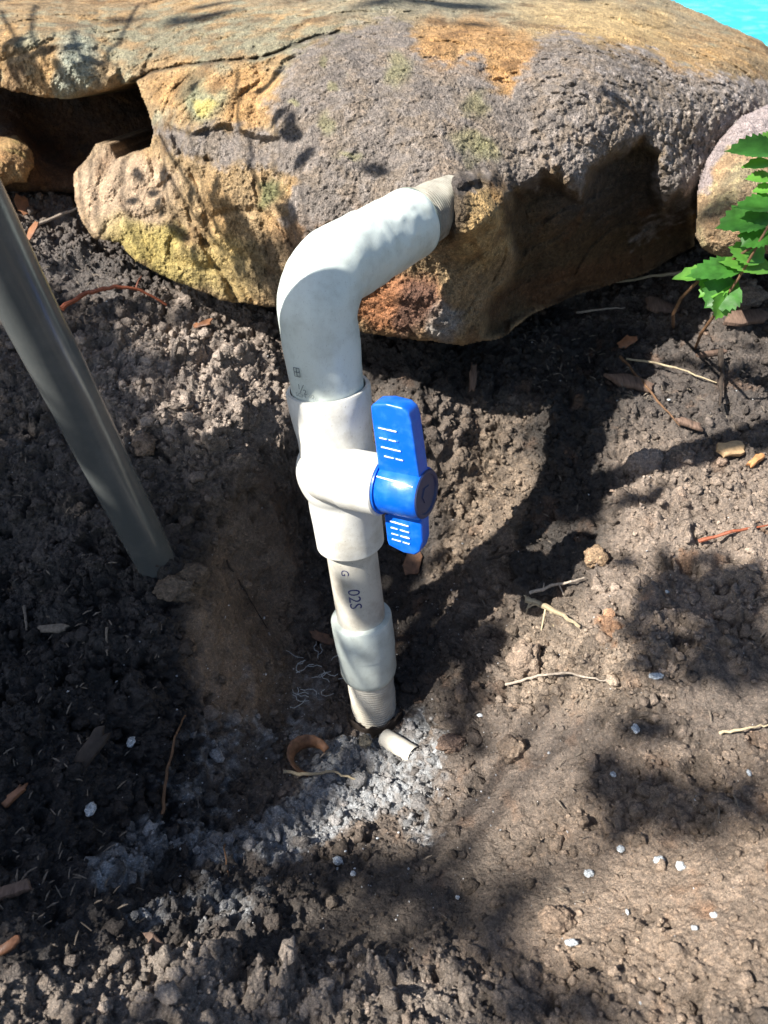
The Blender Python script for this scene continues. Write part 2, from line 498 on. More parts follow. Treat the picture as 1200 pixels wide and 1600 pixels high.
tint(A(176,154,134), .85*blob(qx, qy, 1050, 860, 190, 190, 0, .4))
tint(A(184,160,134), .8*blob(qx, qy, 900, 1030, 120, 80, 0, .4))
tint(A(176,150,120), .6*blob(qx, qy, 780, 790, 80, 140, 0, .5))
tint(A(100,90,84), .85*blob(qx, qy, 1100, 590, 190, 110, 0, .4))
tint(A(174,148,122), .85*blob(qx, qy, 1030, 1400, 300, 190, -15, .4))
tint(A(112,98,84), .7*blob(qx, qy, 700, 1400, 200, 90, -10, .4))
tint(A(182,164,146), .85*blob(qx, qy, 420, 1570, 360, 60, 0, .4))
tint(A(48,43,39), .9*blob(qx, qy, 885, 760, 68, 215, 8, .35))  # shadow band right of the valve, painted into the soil colour
tint(A(54,48,45), .85*blob(qx, qy, 770, 560, 260, 55, -3, .35))  # deep shade under the boulder, painted into the soil colour
tint(A(66,60,56), .8*blob(qx, qy, 620, 950, 80, 220, 0, .4))  # dark of the pit behind the riser, painted shade as well
tint(A(200,140,85), .7*sst(.25, .6, fbm(GX, GY, GZ, .02, 3, 91))*np.clip(blob(qx, qy, 1150, 900, 90, 60)+blob(qx, qy, 950, 950, 60, 50)+blob(qx, qy, 1180, 1380, 90, 80)+.25, 0, 1)*sst(500, 700, ppx))
# clod to clod variation
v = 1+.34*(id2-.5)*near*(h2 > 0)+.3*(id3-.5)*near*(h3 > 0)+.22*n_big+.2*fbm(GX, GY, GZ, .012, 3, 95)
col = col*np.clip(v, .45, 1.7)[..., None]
col = col*(1-.35*sst(.1, .5, -pit/.009))[..., None]  # cavities also darkened in the colour, as painted shade
# lime dust and glue residue round the foot of the pipe
wn1 = fbm(GX, GY, GZ, .018, 5, 101, .62); wn2 = fbm(GX, GY, GZ, .006, 3, 103)
wm = np.zeros(GX.shape)
for (cx, cy, rx, ry, rot, s) in [(565,1225,90,55,10,1.0),(500,1275,95,40,-15,.95),(640,1205,60,60,0,.75),(655,1280,45,50,0,.5),(430,1320,60,40,0,.65),(240,1320,70,30,-10,.6),(180,1365,50,30,0,.62),(350,1320,80,35,-10,.65),(430,1300,60,40,0,.75),
                              (340,1420,90,40,0,.5),(350,1160,90,55,0,.40),(480,1130,60,60,0,.35),(420,1050,70,50,0,.22),(640,1130,40,20,0,.4),(300,1250,90,50,0,.35),(900,1340,60,30,0,.15),(220,1440,50,30,0,.4)]:
    wm = np.maximum(wm, s*blob(qx, qy, cx, cy, rx, ry, rot, .45))
wmask = sst(.22, .95, wm*1.15+.42*wn1+.34*wn2*(wm > .05))
tint(A(205,210,214), .88*np.clip(wmask, 0, 1)*(.45+.55*sst(-.4, .4, wn2+.5*fbm(GX, GY, GZ, .0025, 2, 105))))
g_ = col.mean(-1, keepdims=True)
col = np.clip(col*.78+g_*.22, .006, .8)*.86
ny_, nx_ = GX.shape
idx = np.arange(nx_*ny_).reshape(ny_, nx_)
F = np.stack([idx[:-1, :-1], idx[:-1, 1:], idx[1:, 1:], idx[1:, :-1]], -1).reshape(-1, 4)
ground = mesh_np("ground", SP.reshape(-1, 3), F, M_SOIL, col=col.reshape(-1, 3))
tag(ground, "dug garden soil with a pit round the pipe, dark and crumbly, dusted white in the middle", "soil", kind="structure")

# where each pixel's ray meets the ground (coarse buffer)
CELL = 8
class Buf:
    def __init__(s, pts, cols=None):
        a, b, d = proj(pts)
        ok = (d > .05) & (a > -200) & (a < 1400) & (b > -200) & (b < 1800)
        ids = np.nonzero(ok)[0]
        a, b, d = a[ok], b[ok], d[ok]
        s.W = int(1600/CELL)+1
        key = (np.floor((b+200)/CELL)*s.W+np.floor((a+200)/CELL)).astype(int)
        o = np.lexsort((d, key)); key = key[o]; ids = ids[o]
        first = np.r_[True, key[1:] != key[:-1]]
        s.m = dict(zip(key[first].tolist(), ids[first].tolist()))
        s.pts = pts
    def at(s, px, py):
        k = int(math.floor((py+200)/CELL)*s.W+math.floor((px+200)/CELL))
        return s.m.get(k)
vis = near.ravel() > .2
vid = np.nonzero(vis)[0]
SPf = SP.reshape(-1, 3); SC = col.reshape(-1, 3); SN = np.stack([NX, NY, NZ], -1).reshape(-1, 3)
gbuf = Buf(SPf[vid])
def G(px, py, lift=0.0):
    for r in range(0, 6):
        for dx, dy in ((0, 0), (1, 0), (-1, 0), (0, 1), (0, -1)):
            k = gbuf.at(px+dx*r*CELL, py+dy*r*CELL)
            if k is not None:
                p = SPf[vid[k]]
                d = p @ CF
                q = P(px, py, d)
                return q+SN[vid[k]]*lift
    return PZ(px, py, -.36)

# ------------------------------------------------------------------ rocks
def make_rock(name, outline, ctrl, colour_fn, depth_fn=None, step=1.6, R=.03, thick=.18, mat=M_ROCK, edge_noise=3, roll_mask=None, seed=0):
    ol = np.array(outline, float)
    x0, y0 = ol.min(0); x1, y1 = ol.max(0)
    # finer inside the frame, coarser beyond it
    def ax(lo, hi, flo, fhi):
        a = [lo]
        while a[-1] < hi:
            a.append(a[-1]+(step if flo-6 < a[-1] < fhi+6 else step*5))
        return np.array(a)
    X, Y = np.meshgrid(ax(x0, x1, 0, 1200), ax(y0, y1, 0, 1600))
    t = TPS([(a/400, b/400) for a, b, _ in ctrl], [c for *_, c in ctrl], 1e-4)
    sd = poly_sdf(X, Y, outline)+edge_noise*fbm(X, Y, 0*X, 26, 4, seed+3)
    D = t(X/400, Y/400)
    q0 = P(X, Y, D)
    x, y, z = q0[..., 0], q0[..., 1], q0[..., 2]
    e = np.clip(sd, 0, None)*D/FPX
    tt = 1-np.clip(e/R, 0, 1)
    roll = R*(1-np.sqrt(np.clip(1-tt**2, 0, 1)))
    if roll_mask is not None: roll = roll*roll_mask(X, Y)
    D = D+roll
    D = D-.010*fbm(x, y, z, .09, 4, seed+7)-.003*fbm(x, y, z, .02, 4, seed+9)
    D = D-.0024*fbm(x, y, z, .0040, 3, seed+13, .8)
    if depth_fn is not None: D = D+depth_fn(X, Y, x, y, z)
    V = P(X, Y, D)
    C = colour_fn(X, Y, x, y, z)
    keep = sd > 0
    ids = -np.ones(X.shape, int)
    fm = keep[:-1, :-1] & keep[1:, :-1] & keep[:-1, 1:] & keep[1:, 1:]
    used = np.zeros(X.shape, bool)
    used[:-1, :-1] |= fm; used[1:, :-1] |= fm; used[:-1, 1:] |= fm; used[1:, 1:] |= fm
    ids[used] = np.arange(used.sum())
    a, b, c, d = ids[:-1, :-1][fm], ids[:-1, 1:][fm], ids[1:, 1:][fm], ids[1:, :-1][fm]
    F = np.stack([a, d, c, b], -1)
    V = V[used]; C = C[used]
    # rim -> rings that run back and inwards, closed behind
    E = np.concatenate([F[:, [0, 1]], F[:, [1, 2]], F[:, [2, 3]], F[:, [3, 0]]])
    key = E[:, 0].astype(np.int64)*10**7+E[:, 1]; rkey = E[:, 1].astype(np.int64)*10**7+E[:, 0]
    rim = E[~np.isin(key, rkey)]
    rv = np.unique(rim); pos = -np.ones(len(V), int); pos[rv] = np.arange(len(rv))
    cen = V[rv].mean(0)
    allV = [V]; allC = [C]; allF = [F]; prev = rv; base = len(V)
    for dep, shr in ((.02, .985), (.06, .94), (.12, .80), (thick, .5), (thick*1.05, .0)):
        sc_ = 1+dep/(V[rv] @ CF)[:, None]; c2 = cen*(1+dep/(cen @ CF))
        nv = V[rv]*sc_; nv = c2+(nv-c2)*shr
        n0 = base+np.arange(len(rv)); base += len(rv)
        allV.append(nv); allC.append(C[rv])
        i, j = pos[rim[:, 0]], pos[rim[:, 1]]
        allF.append(np.stack([prev[j], prev[i], n0[i], n0[j]], -1))
        prev = n0
    return mesh_np(name, np.concatenate(allV), np.concatenate(allF), mat, col=np.clip(np.concatenate(allC), .005, .85))

ROCK = [(-160,-150),(1330,-150),(1330,110),(1200,72),(1150,44),(1100,24),(1042,-4),(1300,-30),(1330,-60),(1330,-150)]
ROCK = [(-160,-170),(900,-170),(960,-60),(1042,-4),(1100,22),(1150,44),(1200,70),(1300,130),(1330,330),(1200,350),(1092,300),(1086,385),(1000,432),(900,462),(835,490),(785,528),(722,541),(640,530),(572,522),
        (520,503),(430,482),(345,470),(272,440),(212,410),(188,382),(146,375),(126,345),(114,310),(114,272),(150,224),(172,226),(184,246),(232,232),(240,205),(228,165),(212,128),(170,140),(110,156),(60,152),(0,138),(-160,120)]
rock_ctrl = [
 (690,320,.486),(600,200,.520),(600,100,.555),(600,40,.60),(600,-20,.70),(600,-80,.92),(600,-160,1.5),(600,300,.508),(600,400,.525),(600,500,.560),(500,300,.520),(500,400,.535),(520,480,.56),
 (400,200,.555),(400,100,.585),(400,20,.67),(300,230,.575),(300,110,.605),(300,30,.69),(100,60,.66),(0,20,.72),(0,120,.68),(150,130,.65),(-150,50,.76),(-150,-150,1.6),(100,-60,1.0),(300,-80,1.0),(220,150,.63),
 (130,300,.665),(200,300,.625),(300,350,.598),(400,440,.592),(450,370,.55),(160,240,.665),(250,270,.615),(330,440,.61),(240,400,.625),
 (800,200,.535),(800,100,.565),(800,30,.64),(800,-60,.95),(1000,200,.560),(1150,150,.615),(1150,80,.67),(1050,50,.68),(1000,-20,.80),(900,30,.65),(900,-160,1.5),(1300,150,.72),(1300,300,.72),
 (750,285,.505),(800,300,.525),(760,350,.497),(725,330,.490),(745,400,.515),(700,400,.518),(700,480,.535),(620,460,.528),(720,520,.560),(780,500,.585),
 (850,330,.545),(850,420,.605),(900,300,.550),(950,350,.615),(1000,300,.605),(1000,380,.670),(1060,380,.70),(900,430,.640),(1060,300,.60),(950,240,.555),(800,430,.580),(820,480,.62),(1080,240,.60),(1150,280,.66)]
UNDER = [(800,300),(850,268),(880,290),(905,305),(925,262),(960,240),(1005,214),(1030,240),(1024,290),(1035,330),(1060,300),(1080,330),(1085,400),(1000,440),(900,465),(820,500),(780,530),(750,530),(760,470),(790,440),(800,400),(786,350)]
MORTAR = [(440,130),(455,95),(490,65),(560,45),(610,30),(640,38),(655,85),(700,105),(750,92),(765,130),(800,145),(815,100),(840,60),(870,48),(960,75),(1000,68),(1040,95),(1080,110),(1120,120),(1250,130),(1250,215),(1160,232),(1110,270),(1090,320),
          (1060,345),(1030,360),(990,385),(985,372),(1035,335),(1024,290),(1030,240),(1005,214),(960,240),(925,262),(905,300),(870,275),(830,290),(800,300),(750,285),(715,300),(700,300),(660,300),(600,330),(540,345),(480,372),(445,340),(455,290),
          (420,262),(340,258),(275,240),(240,200),(290,205),(330,193),(390,205),(420,205),(425,165)]
def rock_depth(X, Y, x, y, z):
    n = 6*fbm(X, Y, 0*X, 30, 4, 300)
    D = 0*X
    D = D+.030*sst(-5, 16, poly_sdf(X, Y, UNDER)+n)
    # undercut band below the ochre ledge on the left
    D = D+.012*sst(-3, 9, poly_sdf(X, Y, [(262,196),(300,205),(345,192),(400,210),(440,215),(440,250),(380,255),(330,262),(275,245)])+.6*n)
    rg = 1-np.abs(vnoise(x/.055+.6*vnoise(x/.03, y/.03, z/.03, 331), y/.055, z/.035, 330))*2.2
    notm = 1-.8*sst(-2, 8, poly_sdf(X, Y, MORTAR)+n)
    D = D+notm*(.006*np.clip(rg-.55, 0, 1)*2+.010*(np.round(3*fbm(x, y, z, .06, 2, 333))/3-fbm(x, y, z, .06, 2, 333))*.35)
    # bedding crack
    c1 = line_dist(X, Y+.5*n, [(205,128),(240,112),(290,102),(340,96),(400,92),(440,80),(480,62),(530,50)])
    D = D+.006*np.exp(-(c1/3.0)**2)+.006*sst(0, 30, poly_sdf(X, Y, [(215,125),(290,102),(400,92),(440,80),(440,260),(240,200)]))
    # diagonal runnels down the lower lobe
    for pl, w, dp in (([(238,205),(258,265),(300,340),(330,400),(372,468)], 6, .006), ([(262,200),(300,270),(322,330),(325,380),(395,470)], 5, .005), ([(395,268),(405,320),(420,400)], 4, .0025), ([(232,232),(250,290),(285,350)], 6, .004), ([(455,250),(462,300),(480,350)], 4, .002)):
        D = D+dp*np.exp(-(line_dist(X+1.2*n, Y, pl)/w)**2)
    # coarse rendered mortar, heavier to the right
    mm = sst(-2, 8, poly_sdf(X, Y, MORTAR)+n)
    right = sst(780, 960, X+.35*Y)
    h1, _ = domes(x, y, z, .0062, 401, .75); h2, _ = domes(x, y, z, .0030, 402, .8)
    vv = .45+.55*sst(-.3, .3, fbm(x, y, z, .03, 3, 403))
    D = D-mm*(.0015+.0055*right*h1*.9*vv+(.0006+.0018*right)*h2*vv)
    crust = sst(0, 6, poly_sdf(X, Y, [(975,385),(1000,360),(1035,345),(1045,352),(1015,375),(990,395)])+n)+sst(0, 6, poly_sdf(X, Y, [(668,480),(690,468),(715,490),(718,520),(690,536),(672,520)])+n)
    D = D-crust*(.003+.5*.006*h1)
    D = D-.020*sst(-6, 12, poly_sdf(X, Y, [(704,286),(716,270),(770,272),(800,300),(780,345),(735,372),(700,385),(694,360),(708,330)])+1.2*n)
    # raised knob with a broken face beside the pipe, lit from the left
    D = D-.006*sst(-4, 10, poly_sdf(X, Y, [(708,300),(760,290),(800,300),(786,340),(775,400),(760,425),(738,380),(712,345)])+n)
    return D
def rock_colour(X, Y, x, y, z):
    n = fbm(x, y, z, .05, 5, 500); n2 = fbm(x, y, z, .02, 4, 510); n3 = fbm(x, y, z, .008, 3, 520)
    C = np.broadcast_to(C3(A(178,150,108)), X.shape+(3,)).copy()
    def t(c, m):
        nonlocal C
        m = np.clip(m, 0, 1)[..., None]; C = C*(1-m)+C3(c)*m
    w = 28*fbm(X, Y, 0*X, 60, 4, 530)
    qx, qy = X+w, Y-w
    t(A(196,154,94), .8*sst(-.2, .5, n))
    t(A(150,148,122), .85*sst(-.1, .5, n2+.5*blob(qx, qy, 330, 60, 280, 45, 0, .5)-.15)*(qy < 240))
    t(A(152,150,128), .75*blob(qx, qy, 780, 15, 330, 28, 2, .6))
    t(A(206,156,90), .7*blob(qx, qy, 340, 150, 110, 42, 10, .4))
    t(A(204,152,88), .75*np.maximum(blob(qx, qy, 740, 80, 100, 48, 10, .35), blob(qx, qy, 800, 120, 30, 40, 0, .4)))
    t(A(222,185,120), .7*blob(qx, qy, 930, 40, 120, 35, 10, .5))
    t(A(142,158,128), .75*blob(qx, qy, 315, 150, 34, 40, 0, .4))
    t(A(168,176,158), .8*blob(qx, qy, 118, 100, 28, 50, 0, .5))
    t(A(200,172,142), .8*blob(qx, qy, 180, 300, 80, 70, 20, .4))
    t(A(190,170,84), .8*blob(qx, qy, 250, 395, 90, 35, 30, .4))
    t(A(192,168,100), .7*blob(qx, qy, 345, 420, 70, 50, 20, .4))
    t(A(128,112,88), .65*blob(qx, qy, 440, 420, 60, 60, 0, .5))
    t(A(150,110,84), .6*blob(qx, qy, 520, 360, 80, 50, 0, .5))
    t(A(178,112,66), .85*blob(qx, qy, 620, 470, 70, 45, 0, .4))
    t(A(98,84,84), .6*blob(qx, qy, 650, 480, 30, 45, 0, .5))
    t(A(200,165,105), .9*blob(qx, qy, 755, 350, 45, 70, 0, .3))
    t(A(96,78,54), .92*sst(0, 14, poly_sdf(X, Y, UNDER)))  # shade of the undercut also painted into the rock colour
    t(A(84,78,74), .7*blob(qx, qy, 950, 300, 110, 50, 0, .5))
    t(A(128,82,48), .5*blob(qx, qy, 900, 440, 140, 25, -15, .5))
    mm = sst(-9, 11, poly_sdf(X, Y, MORTAR)+.45*w+16*n3+8*n2)
    mm = mm*(.80+.20*sst(-.3, .2, n2+.5*n3))
    t(A(148,137,128), mm)
    t(A(176,164,156), mm*.7*sst(1050, 1150, X+.2*w))
    t(A(118,108,100), mm*.7*sst(-.1, .5, n2))
    t(A(186,176,170), mm*.5*sst(820, 1000, X)*sst(0, .5, n3))
    for cx, cy, rx, ry in ((618,108,20,24),(742,168,20,17),(735,222,36,17),(760,238,24,18),(514,190,17,16),(528,128,10,9),(505,98,8,8),(460,160,9,8),(548,242,20,8)):
        t(A(148,144,98), .65*blob(qx, qy, cx, cy, rx, ry, 0, .5))
    t(A(232,208,90), .6*blob(qx, qy, 322, 160, 14, 16, 0, .5))
    t(A(110,126,80), .7*blob(qx, qy, 420, 298, 18, 18, 0, .5))
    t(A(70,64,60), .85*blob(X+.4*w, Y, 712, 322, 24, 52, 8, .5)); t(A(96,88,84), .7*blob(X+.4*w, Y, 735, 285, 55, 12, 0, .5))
    t(A(180,176,172), .8*blob(qx, qy, 694, 505, 24, 32, 0, .4))
    t(A(112,78,46), .55*sst(.15, .5, fbm(x, y, z, .03, 4, 550))*(1-mm))
    c1 = line_dist(X, Y, [(205,128),(240,112),(290,102),(340,96),(400,92),(440,80),(480,62),(530,50)])
    t(A(80,72,60), .8*np.exp(-(c1/2.2)**2))
    n4 = fbm(x, y, z, .003, 3, 540)
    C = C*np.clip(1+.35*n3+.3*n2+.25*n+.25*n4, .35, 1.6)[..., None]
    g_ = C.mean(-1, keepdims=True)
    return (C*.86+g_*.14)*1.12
def rmask(X, Y):
    return 1-.75*sst(950, 1050, X)*(Y < 200)
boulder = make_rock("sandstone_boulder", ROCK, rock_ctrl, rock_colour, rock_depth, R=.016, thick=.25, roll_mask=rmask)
tag(boulder, "long ochre sandstone boulder with grey mortar face that the white pipe runs into", "boulder")

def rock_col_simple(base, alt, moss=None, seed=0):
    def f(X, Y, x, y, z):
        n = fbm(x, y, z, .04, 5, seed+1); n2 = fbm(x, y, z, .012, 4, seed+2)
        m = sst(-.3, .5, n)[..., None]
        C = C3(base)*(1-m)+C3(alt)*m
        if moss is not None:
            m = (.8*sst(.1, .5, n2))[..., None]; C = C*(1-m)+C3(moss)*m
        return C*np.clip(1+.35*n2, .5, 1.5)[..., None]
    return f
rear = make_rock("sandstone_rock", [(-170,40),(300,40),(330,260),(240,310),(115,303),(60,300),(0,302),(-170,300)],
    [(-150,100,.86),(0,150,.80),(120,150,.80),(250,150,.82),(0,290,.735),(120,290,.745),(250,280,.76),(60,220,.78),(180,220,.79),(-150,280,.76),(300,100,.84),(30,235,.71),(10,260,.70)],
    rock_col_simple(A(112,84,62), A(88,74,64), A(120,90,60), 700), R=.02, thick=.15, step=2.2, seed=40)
tag(rear, "brown sandstone rock in the shaded hollow under the ledge of the big boulder", "rock")
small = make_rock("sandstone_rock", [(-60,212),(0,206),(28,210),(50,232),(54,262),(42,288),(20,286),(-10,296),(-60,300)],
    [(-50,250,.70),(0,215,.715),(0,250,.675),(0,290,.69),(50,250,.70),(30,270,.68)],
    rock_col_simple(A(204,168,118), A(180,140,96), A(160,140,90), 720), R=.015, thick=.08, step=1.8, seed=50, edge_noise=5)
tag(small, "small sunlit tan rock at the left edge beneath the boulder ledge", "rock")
_rc = rock_col_simple(A(196,162,126), A(172,158,128), A(196,180,138), 740)
def right_col(X, Y, x, y, z):
    C = _rc(X, Y, x, y, z); n = 14*fbm(X, Y, 0*X, 25, 4, 745)
    m = sst(-4, 6, poly_sdf(X, Y, [(1050,330),(1104,300),(1112,262),(1140,232),(1200,208),(1360,190),(1360,60),(1050,100)])+n)[..., None]
    return C*(1-m)+C3(A(186,172,170))*m*np.clip(1+.3*fbm(x, y, z, .006, 3, 746), .6, 1.5)[..., None]
right = make_rock("sandstone_rock", [(1090,290),(1102,252),(1124,215),(1160,180),(1230,150),(1340,140),(1340,400),(1200,398),(1150,404),(1120,402),(1096,388),(1086,370),(1088,330)],
    [(1100,300,.585),(1095,370,.575),(1150,230,.585),(1200,210,.59),(1150,300,.560),(1200,300,.565),(1200,390,.575),(1120,395,.58),(1320,300,.60),(1150,360,.562)],
    right_col, R=.013, thick=.15, step=1.7, seed=60, edge_noise=2)
tag(right, "smooth tan rock at the right behind the green leaves", "rock")

RPTS = np.array([v.co for v in boulder.data.vertices]) if False else None
n_ = len(boulder.data.vertices); tmp = np.zeros(n_*3, np.float32); boulder.data.vertices.foreach_get("co", tmp)
RP = tmp.reshape(-1, 3).astype(float)
rbuf = Buf(RP)
def RK(px, py):
    for r in range(0, 5):
        for dx, dy in ((0, 0), (1, 0), (-1, 0), (0, 1), (0, -1)):
            k = rbuf.at(px+dx*r*CELL, py+dy*r*CELL)
            if k is not None: return RP[k]
    return P(px, py, .55)
def SURF(px, py):
    k = rbuf.at(px, py)
    if k is not None: return RP[k]
    return G(px, py)

# ------------------------------------------------------------------ pool
m, nt, b = newmat("pool_water_material")
n = noise_node(nt, 5.0, 4, .65)
n.inputs['Distortion'].default_value = 1.5
r = ramp(nt, n.outputs[0], [(.35, (0, .33, .48)), (.52, (.0, .50, .62)), (.62, (.10, .70, .76))])  # lighter tones paint caustic ripples of light into the water
nt.links.new(r.outputs[0], b.inputs["Base Color"]); b.inputs["Roughness"].default_value = .25; b.inputs["Specular IOR Level"].default_value = .12
bump(nt, b, [(n.outputs[0], .3, .02)])
w_ = MB(); nxw = 40
wv = [(-5.9+17.9*i/nxw, 1.95+12.1*j/nxw, -.46) for j in range(nxw+1) for i in range(nxw+1)]
w_.add(wv, [(j*(nxw+1)+i, j*(nxw+1)+i+1, (j+1)*(nxw+1)+i+1, (j+1)*(nxw+1)+i) for j in range(nxw) for i in range(nxw)])
wo = w_.build("pool_water", m)
tag(wo, "bright turquoise pool water behind the boulder", "water", kind="structure")

# ------------------------------------------------------------------ the white riser with its ball valve
top_c = cam_vec((500-600)/FPX*.43, (800-520)/FPX*.43, .43)
base_c = cam_vec((586-600)/FPX*.59, (800-1112)/FPX*.59, .59)
AX = unit(top_c-base_c); LEN = np.linalg.norm(top_c-base_c)
def ax_pt(s): return base_c+AX*s
def s_of(py):
    lo, hi = -.05, LEN+.12
    for _ in range(40):
        mid = (lo+hi)/2
        if proj(ax_pt(mid))[1] > py: lo = mid
        else: hi = mid
    return (lo+hi)/2
riser = empty("pipe_riser", tuple(ax_pt(-.01)))
tag(riser, "white PVC pipe riser with blue-handled ball valve, rising from the pit into the boulder", "pipe")

def lathe(prof, n=64, origin=None, axis=None, cap=False):
    o = ax_pt(0) if origin is None else origin; a_ = AX if axis is None else axis
    mb = MB(); mb.tube([o+a_*prof[0][0], o+a_*(prof[0][0]+1e-4)], .001, 3, False); mb.v = []; mb.f = []
    x = unit(np.cross(a_, CF)); y = np.cross(a_, x)
    V = [o+a_*s+r*(math.cos(2*math.pi*k/n)*x+math.sin(2*math.pi*k/n)*y) for s, r in prof for k in range(n)]
    F = [(i*n+k, i*n+(k+1) % n, (i+1)*n+(k+1) % n, (i+1)*n+k) for i in range(len(prof)-1) for k in range(n)]
    if cap:
        F.append(tuple(range(n-1, -1, -1))); F.append(tuple(range((len(prof)-1)*n, len(prof)*n)))
    return mb.add(V, F)

def noisy(o, amp, sc, seed=0):       # slight unevenness of moulded plastic, glue drips
    for v in o.data.vertices:
        p = v.co*sc+Vector((seed, 0, 0))
        v.co += Vector(v.normal)*(amp*mnoise.noise(p))

# threaded foot
s0, s1 = s_of(1130), s_of(1040)
prof = [(s0-.02, .0166)]
s = s0
while s < s1:
    for ds, dr in ((0, -.0004), (.0006, .00035), (.0012, .0004), (.0018, -.0003)): prof.append((s+ds, .0164+dr+.0008*(s-s0)/(s1-s0)))
    s += .0023
foot = lathe(prof).build("threaded_end", M_TAPE); noisy(foot, .0008, 90)
tag(foot, "taped screw thread at the foot, cream coloured")
# coupling
a0, a1 = s_of(1052), s_of(962)
cp = lathe([(a0, .0150), (a0, .0182), (a0+.002, .0197), (a0+.006, .0206), (a0+.5*(a1-a0)-.0004, .0209), (a0+.5*(a1-a0), .0214), (a1-.010, .0215), (a1-.001, .0216), (a1, .0210), (a1, .0168), (a1-.004, .0160)]).build("coupling", M_ELBOW, sharp=50)
noisy(cp, .0005, 60, 4)
# plain pipe
p0, p1 = s_of(975), s_of(835)
pp = lathe([(p0, .0169), (p0+(p1-p0)*.5, .0169), (p1, .0169)]).build("pipe", M_PIPE)
tag(pp, "short cream pipe between valve and coupling with printed characters")
# valve body
v0, v1 = s_of(848), s_of(604); vc = s_of(735)
prof = [(v0+.004, .0165), (v0, .0172), (v0, .0212), (v0+.0012, .0222), (v0+.018, .0225)]
for k in range(-10, 11):
    s = vc+k*.0026
    prof.append((s, max(.0228, math.sqrt(max(.0272**2-((s-vc)*.95)**2, 0)))))
prof += [(v1-.022, .0238), (v1-.012, .0246), (v1-.0015, .0248), (v1, .0240), (v1, .0222), (v1-.004, .0220)]
prof = [prof[0]]+[q for i, q in enumerate(prof[1:])]
vb = lathe(sorted(prof[2:-2], key=lambda q: q[0])).build("valve_body", M_VALVE, sharp=35); noisy(vb, .0005, 50, 9)
rim = lathe([(v1-.0005, .0242), (v1+.0001, .0240), (v1+.0001, .0222), (v1-.004, .0220)]).build("socket_rim", M_VALVE)
rim2 = lathe([(v0+.0005, .0218), (v0-.0001, .0214), (v0-.0001, .0172), (v0+.004, .0168)]).build("socket_rim", M_VALVE)
UA = unit(cam_vec(.87, -.19, -.456)-AX*np.dot(cam_vec(.87, -.19, -.456), AX))
WA = np.cross(AX, UA)
if np.dot(WA, CF) > 0: WA = -WA
C0 = ax_pt(vc)+cam_vec(-.0055, -.0035, -.0185)
def uvw(u, v, w=0.): return C0+UA*u+AX*v+WA*w
pf = [(-.0165, .0005)]
for k in range(1, 9):
    th = k/8*math.pi/2; pf.append((-.0165*math.cos(th), .0165*math.sin(th)))
pf += [(.006, .0166), (.012, .0172), (.0135, .0180), (.037, .0180), (.038, .0172), (.038, .008)]
boss = lathe(pf, 48, C0, UA).build("stem_boss", M_VALVE, sharp=35); noisy(boss, .0004, 60, 3)
# handle
hub = lathe([(.0385, .006), (.0385, .0145), (.0395, .0152), (.065, .0152), (.0672, .0140), (.0672, .0127), (.0662, .0124), (.0662, .0005)], 48, C0, UA).build("handle_hub", M_BLUE, sharp=35)
def wing(poly, th, name):
    bm = bmesh.new()
    lo = [bm.verts.new(uvw(u, v_, -th)) for u, v_ in poly]; hi = [bm.verts.new(uvw(u, v_, th)) for u, v_ in poly]
    bm.faces.new(lo[::-1]); bm.faces.new(hi)
    n = len(poly)
    for i in range(n): bm.faces.new((lo[i], lo[(i+1) % n], hi[(i+1) % n], hi[i]))
    bmesh.ops.recalc_face_normals(bm, faces=bm.faces)
    bmesh.ops.bevel(bm, geom=list(bm.edges)[:], offset=.0016, segments=3, affect='EDGES', profile=.6)
    me = bpy.data.meshes.new(name); bm.to_mesh(me); bm.free()
    me.polygons.foreach_set("use_smooth", np.ones(len(me.polygons), bool)); me.set_sharp_from_angle(angle=math.radians(35))
    o = bpy.data.objects.new(name, me); COL.objects.link(o); me.materials.append(M_BLUE)
    return o
w1 = wing([(.0385,.006),(.0385,.022),(.0380,.046),(.0382,.0520),(.0402,.0540),(.049,.0552),(.0595,.0542),(.0632,.0515),(.0645,.0455),(.0655,.030),(.0668,.011),(.0668,.004)], .0058, "handle_grip")
w2 = wing([(.0410,-.008),(.0410,-.0165),(.0385,-.0165),(.0385,-.035),(.0392,-.0385),(.050,-.0415),(.0580,-.0412),(.0620,-.0380),(.0645,-.031),(.0655,-.010)], .0050, "handle_grip")
disc = lathe([(.0670, .0143), (.0679, .0138), (.0680, .0118), (.0670, .0112), (.0670, .0004)], 40, C0, UA).build("handle_cap", M_NAVY, sharp=30)
tag(disc, "dark round cap on the end of the blue handle")
hex_ = lathe([(.0668, .0055), (.0677, .0050), (.0677, .0003)], 6, C0, UA).build("cap_screw", M_NAVY, smooth=False)
skirt = lathe([(.0375, .0130), (.0377, .0165), (.0392, .0165), (.0394, .0130)], 40, C0, UA).build("handle_collar", M_BLUE)
sgn = 1
ticks = []
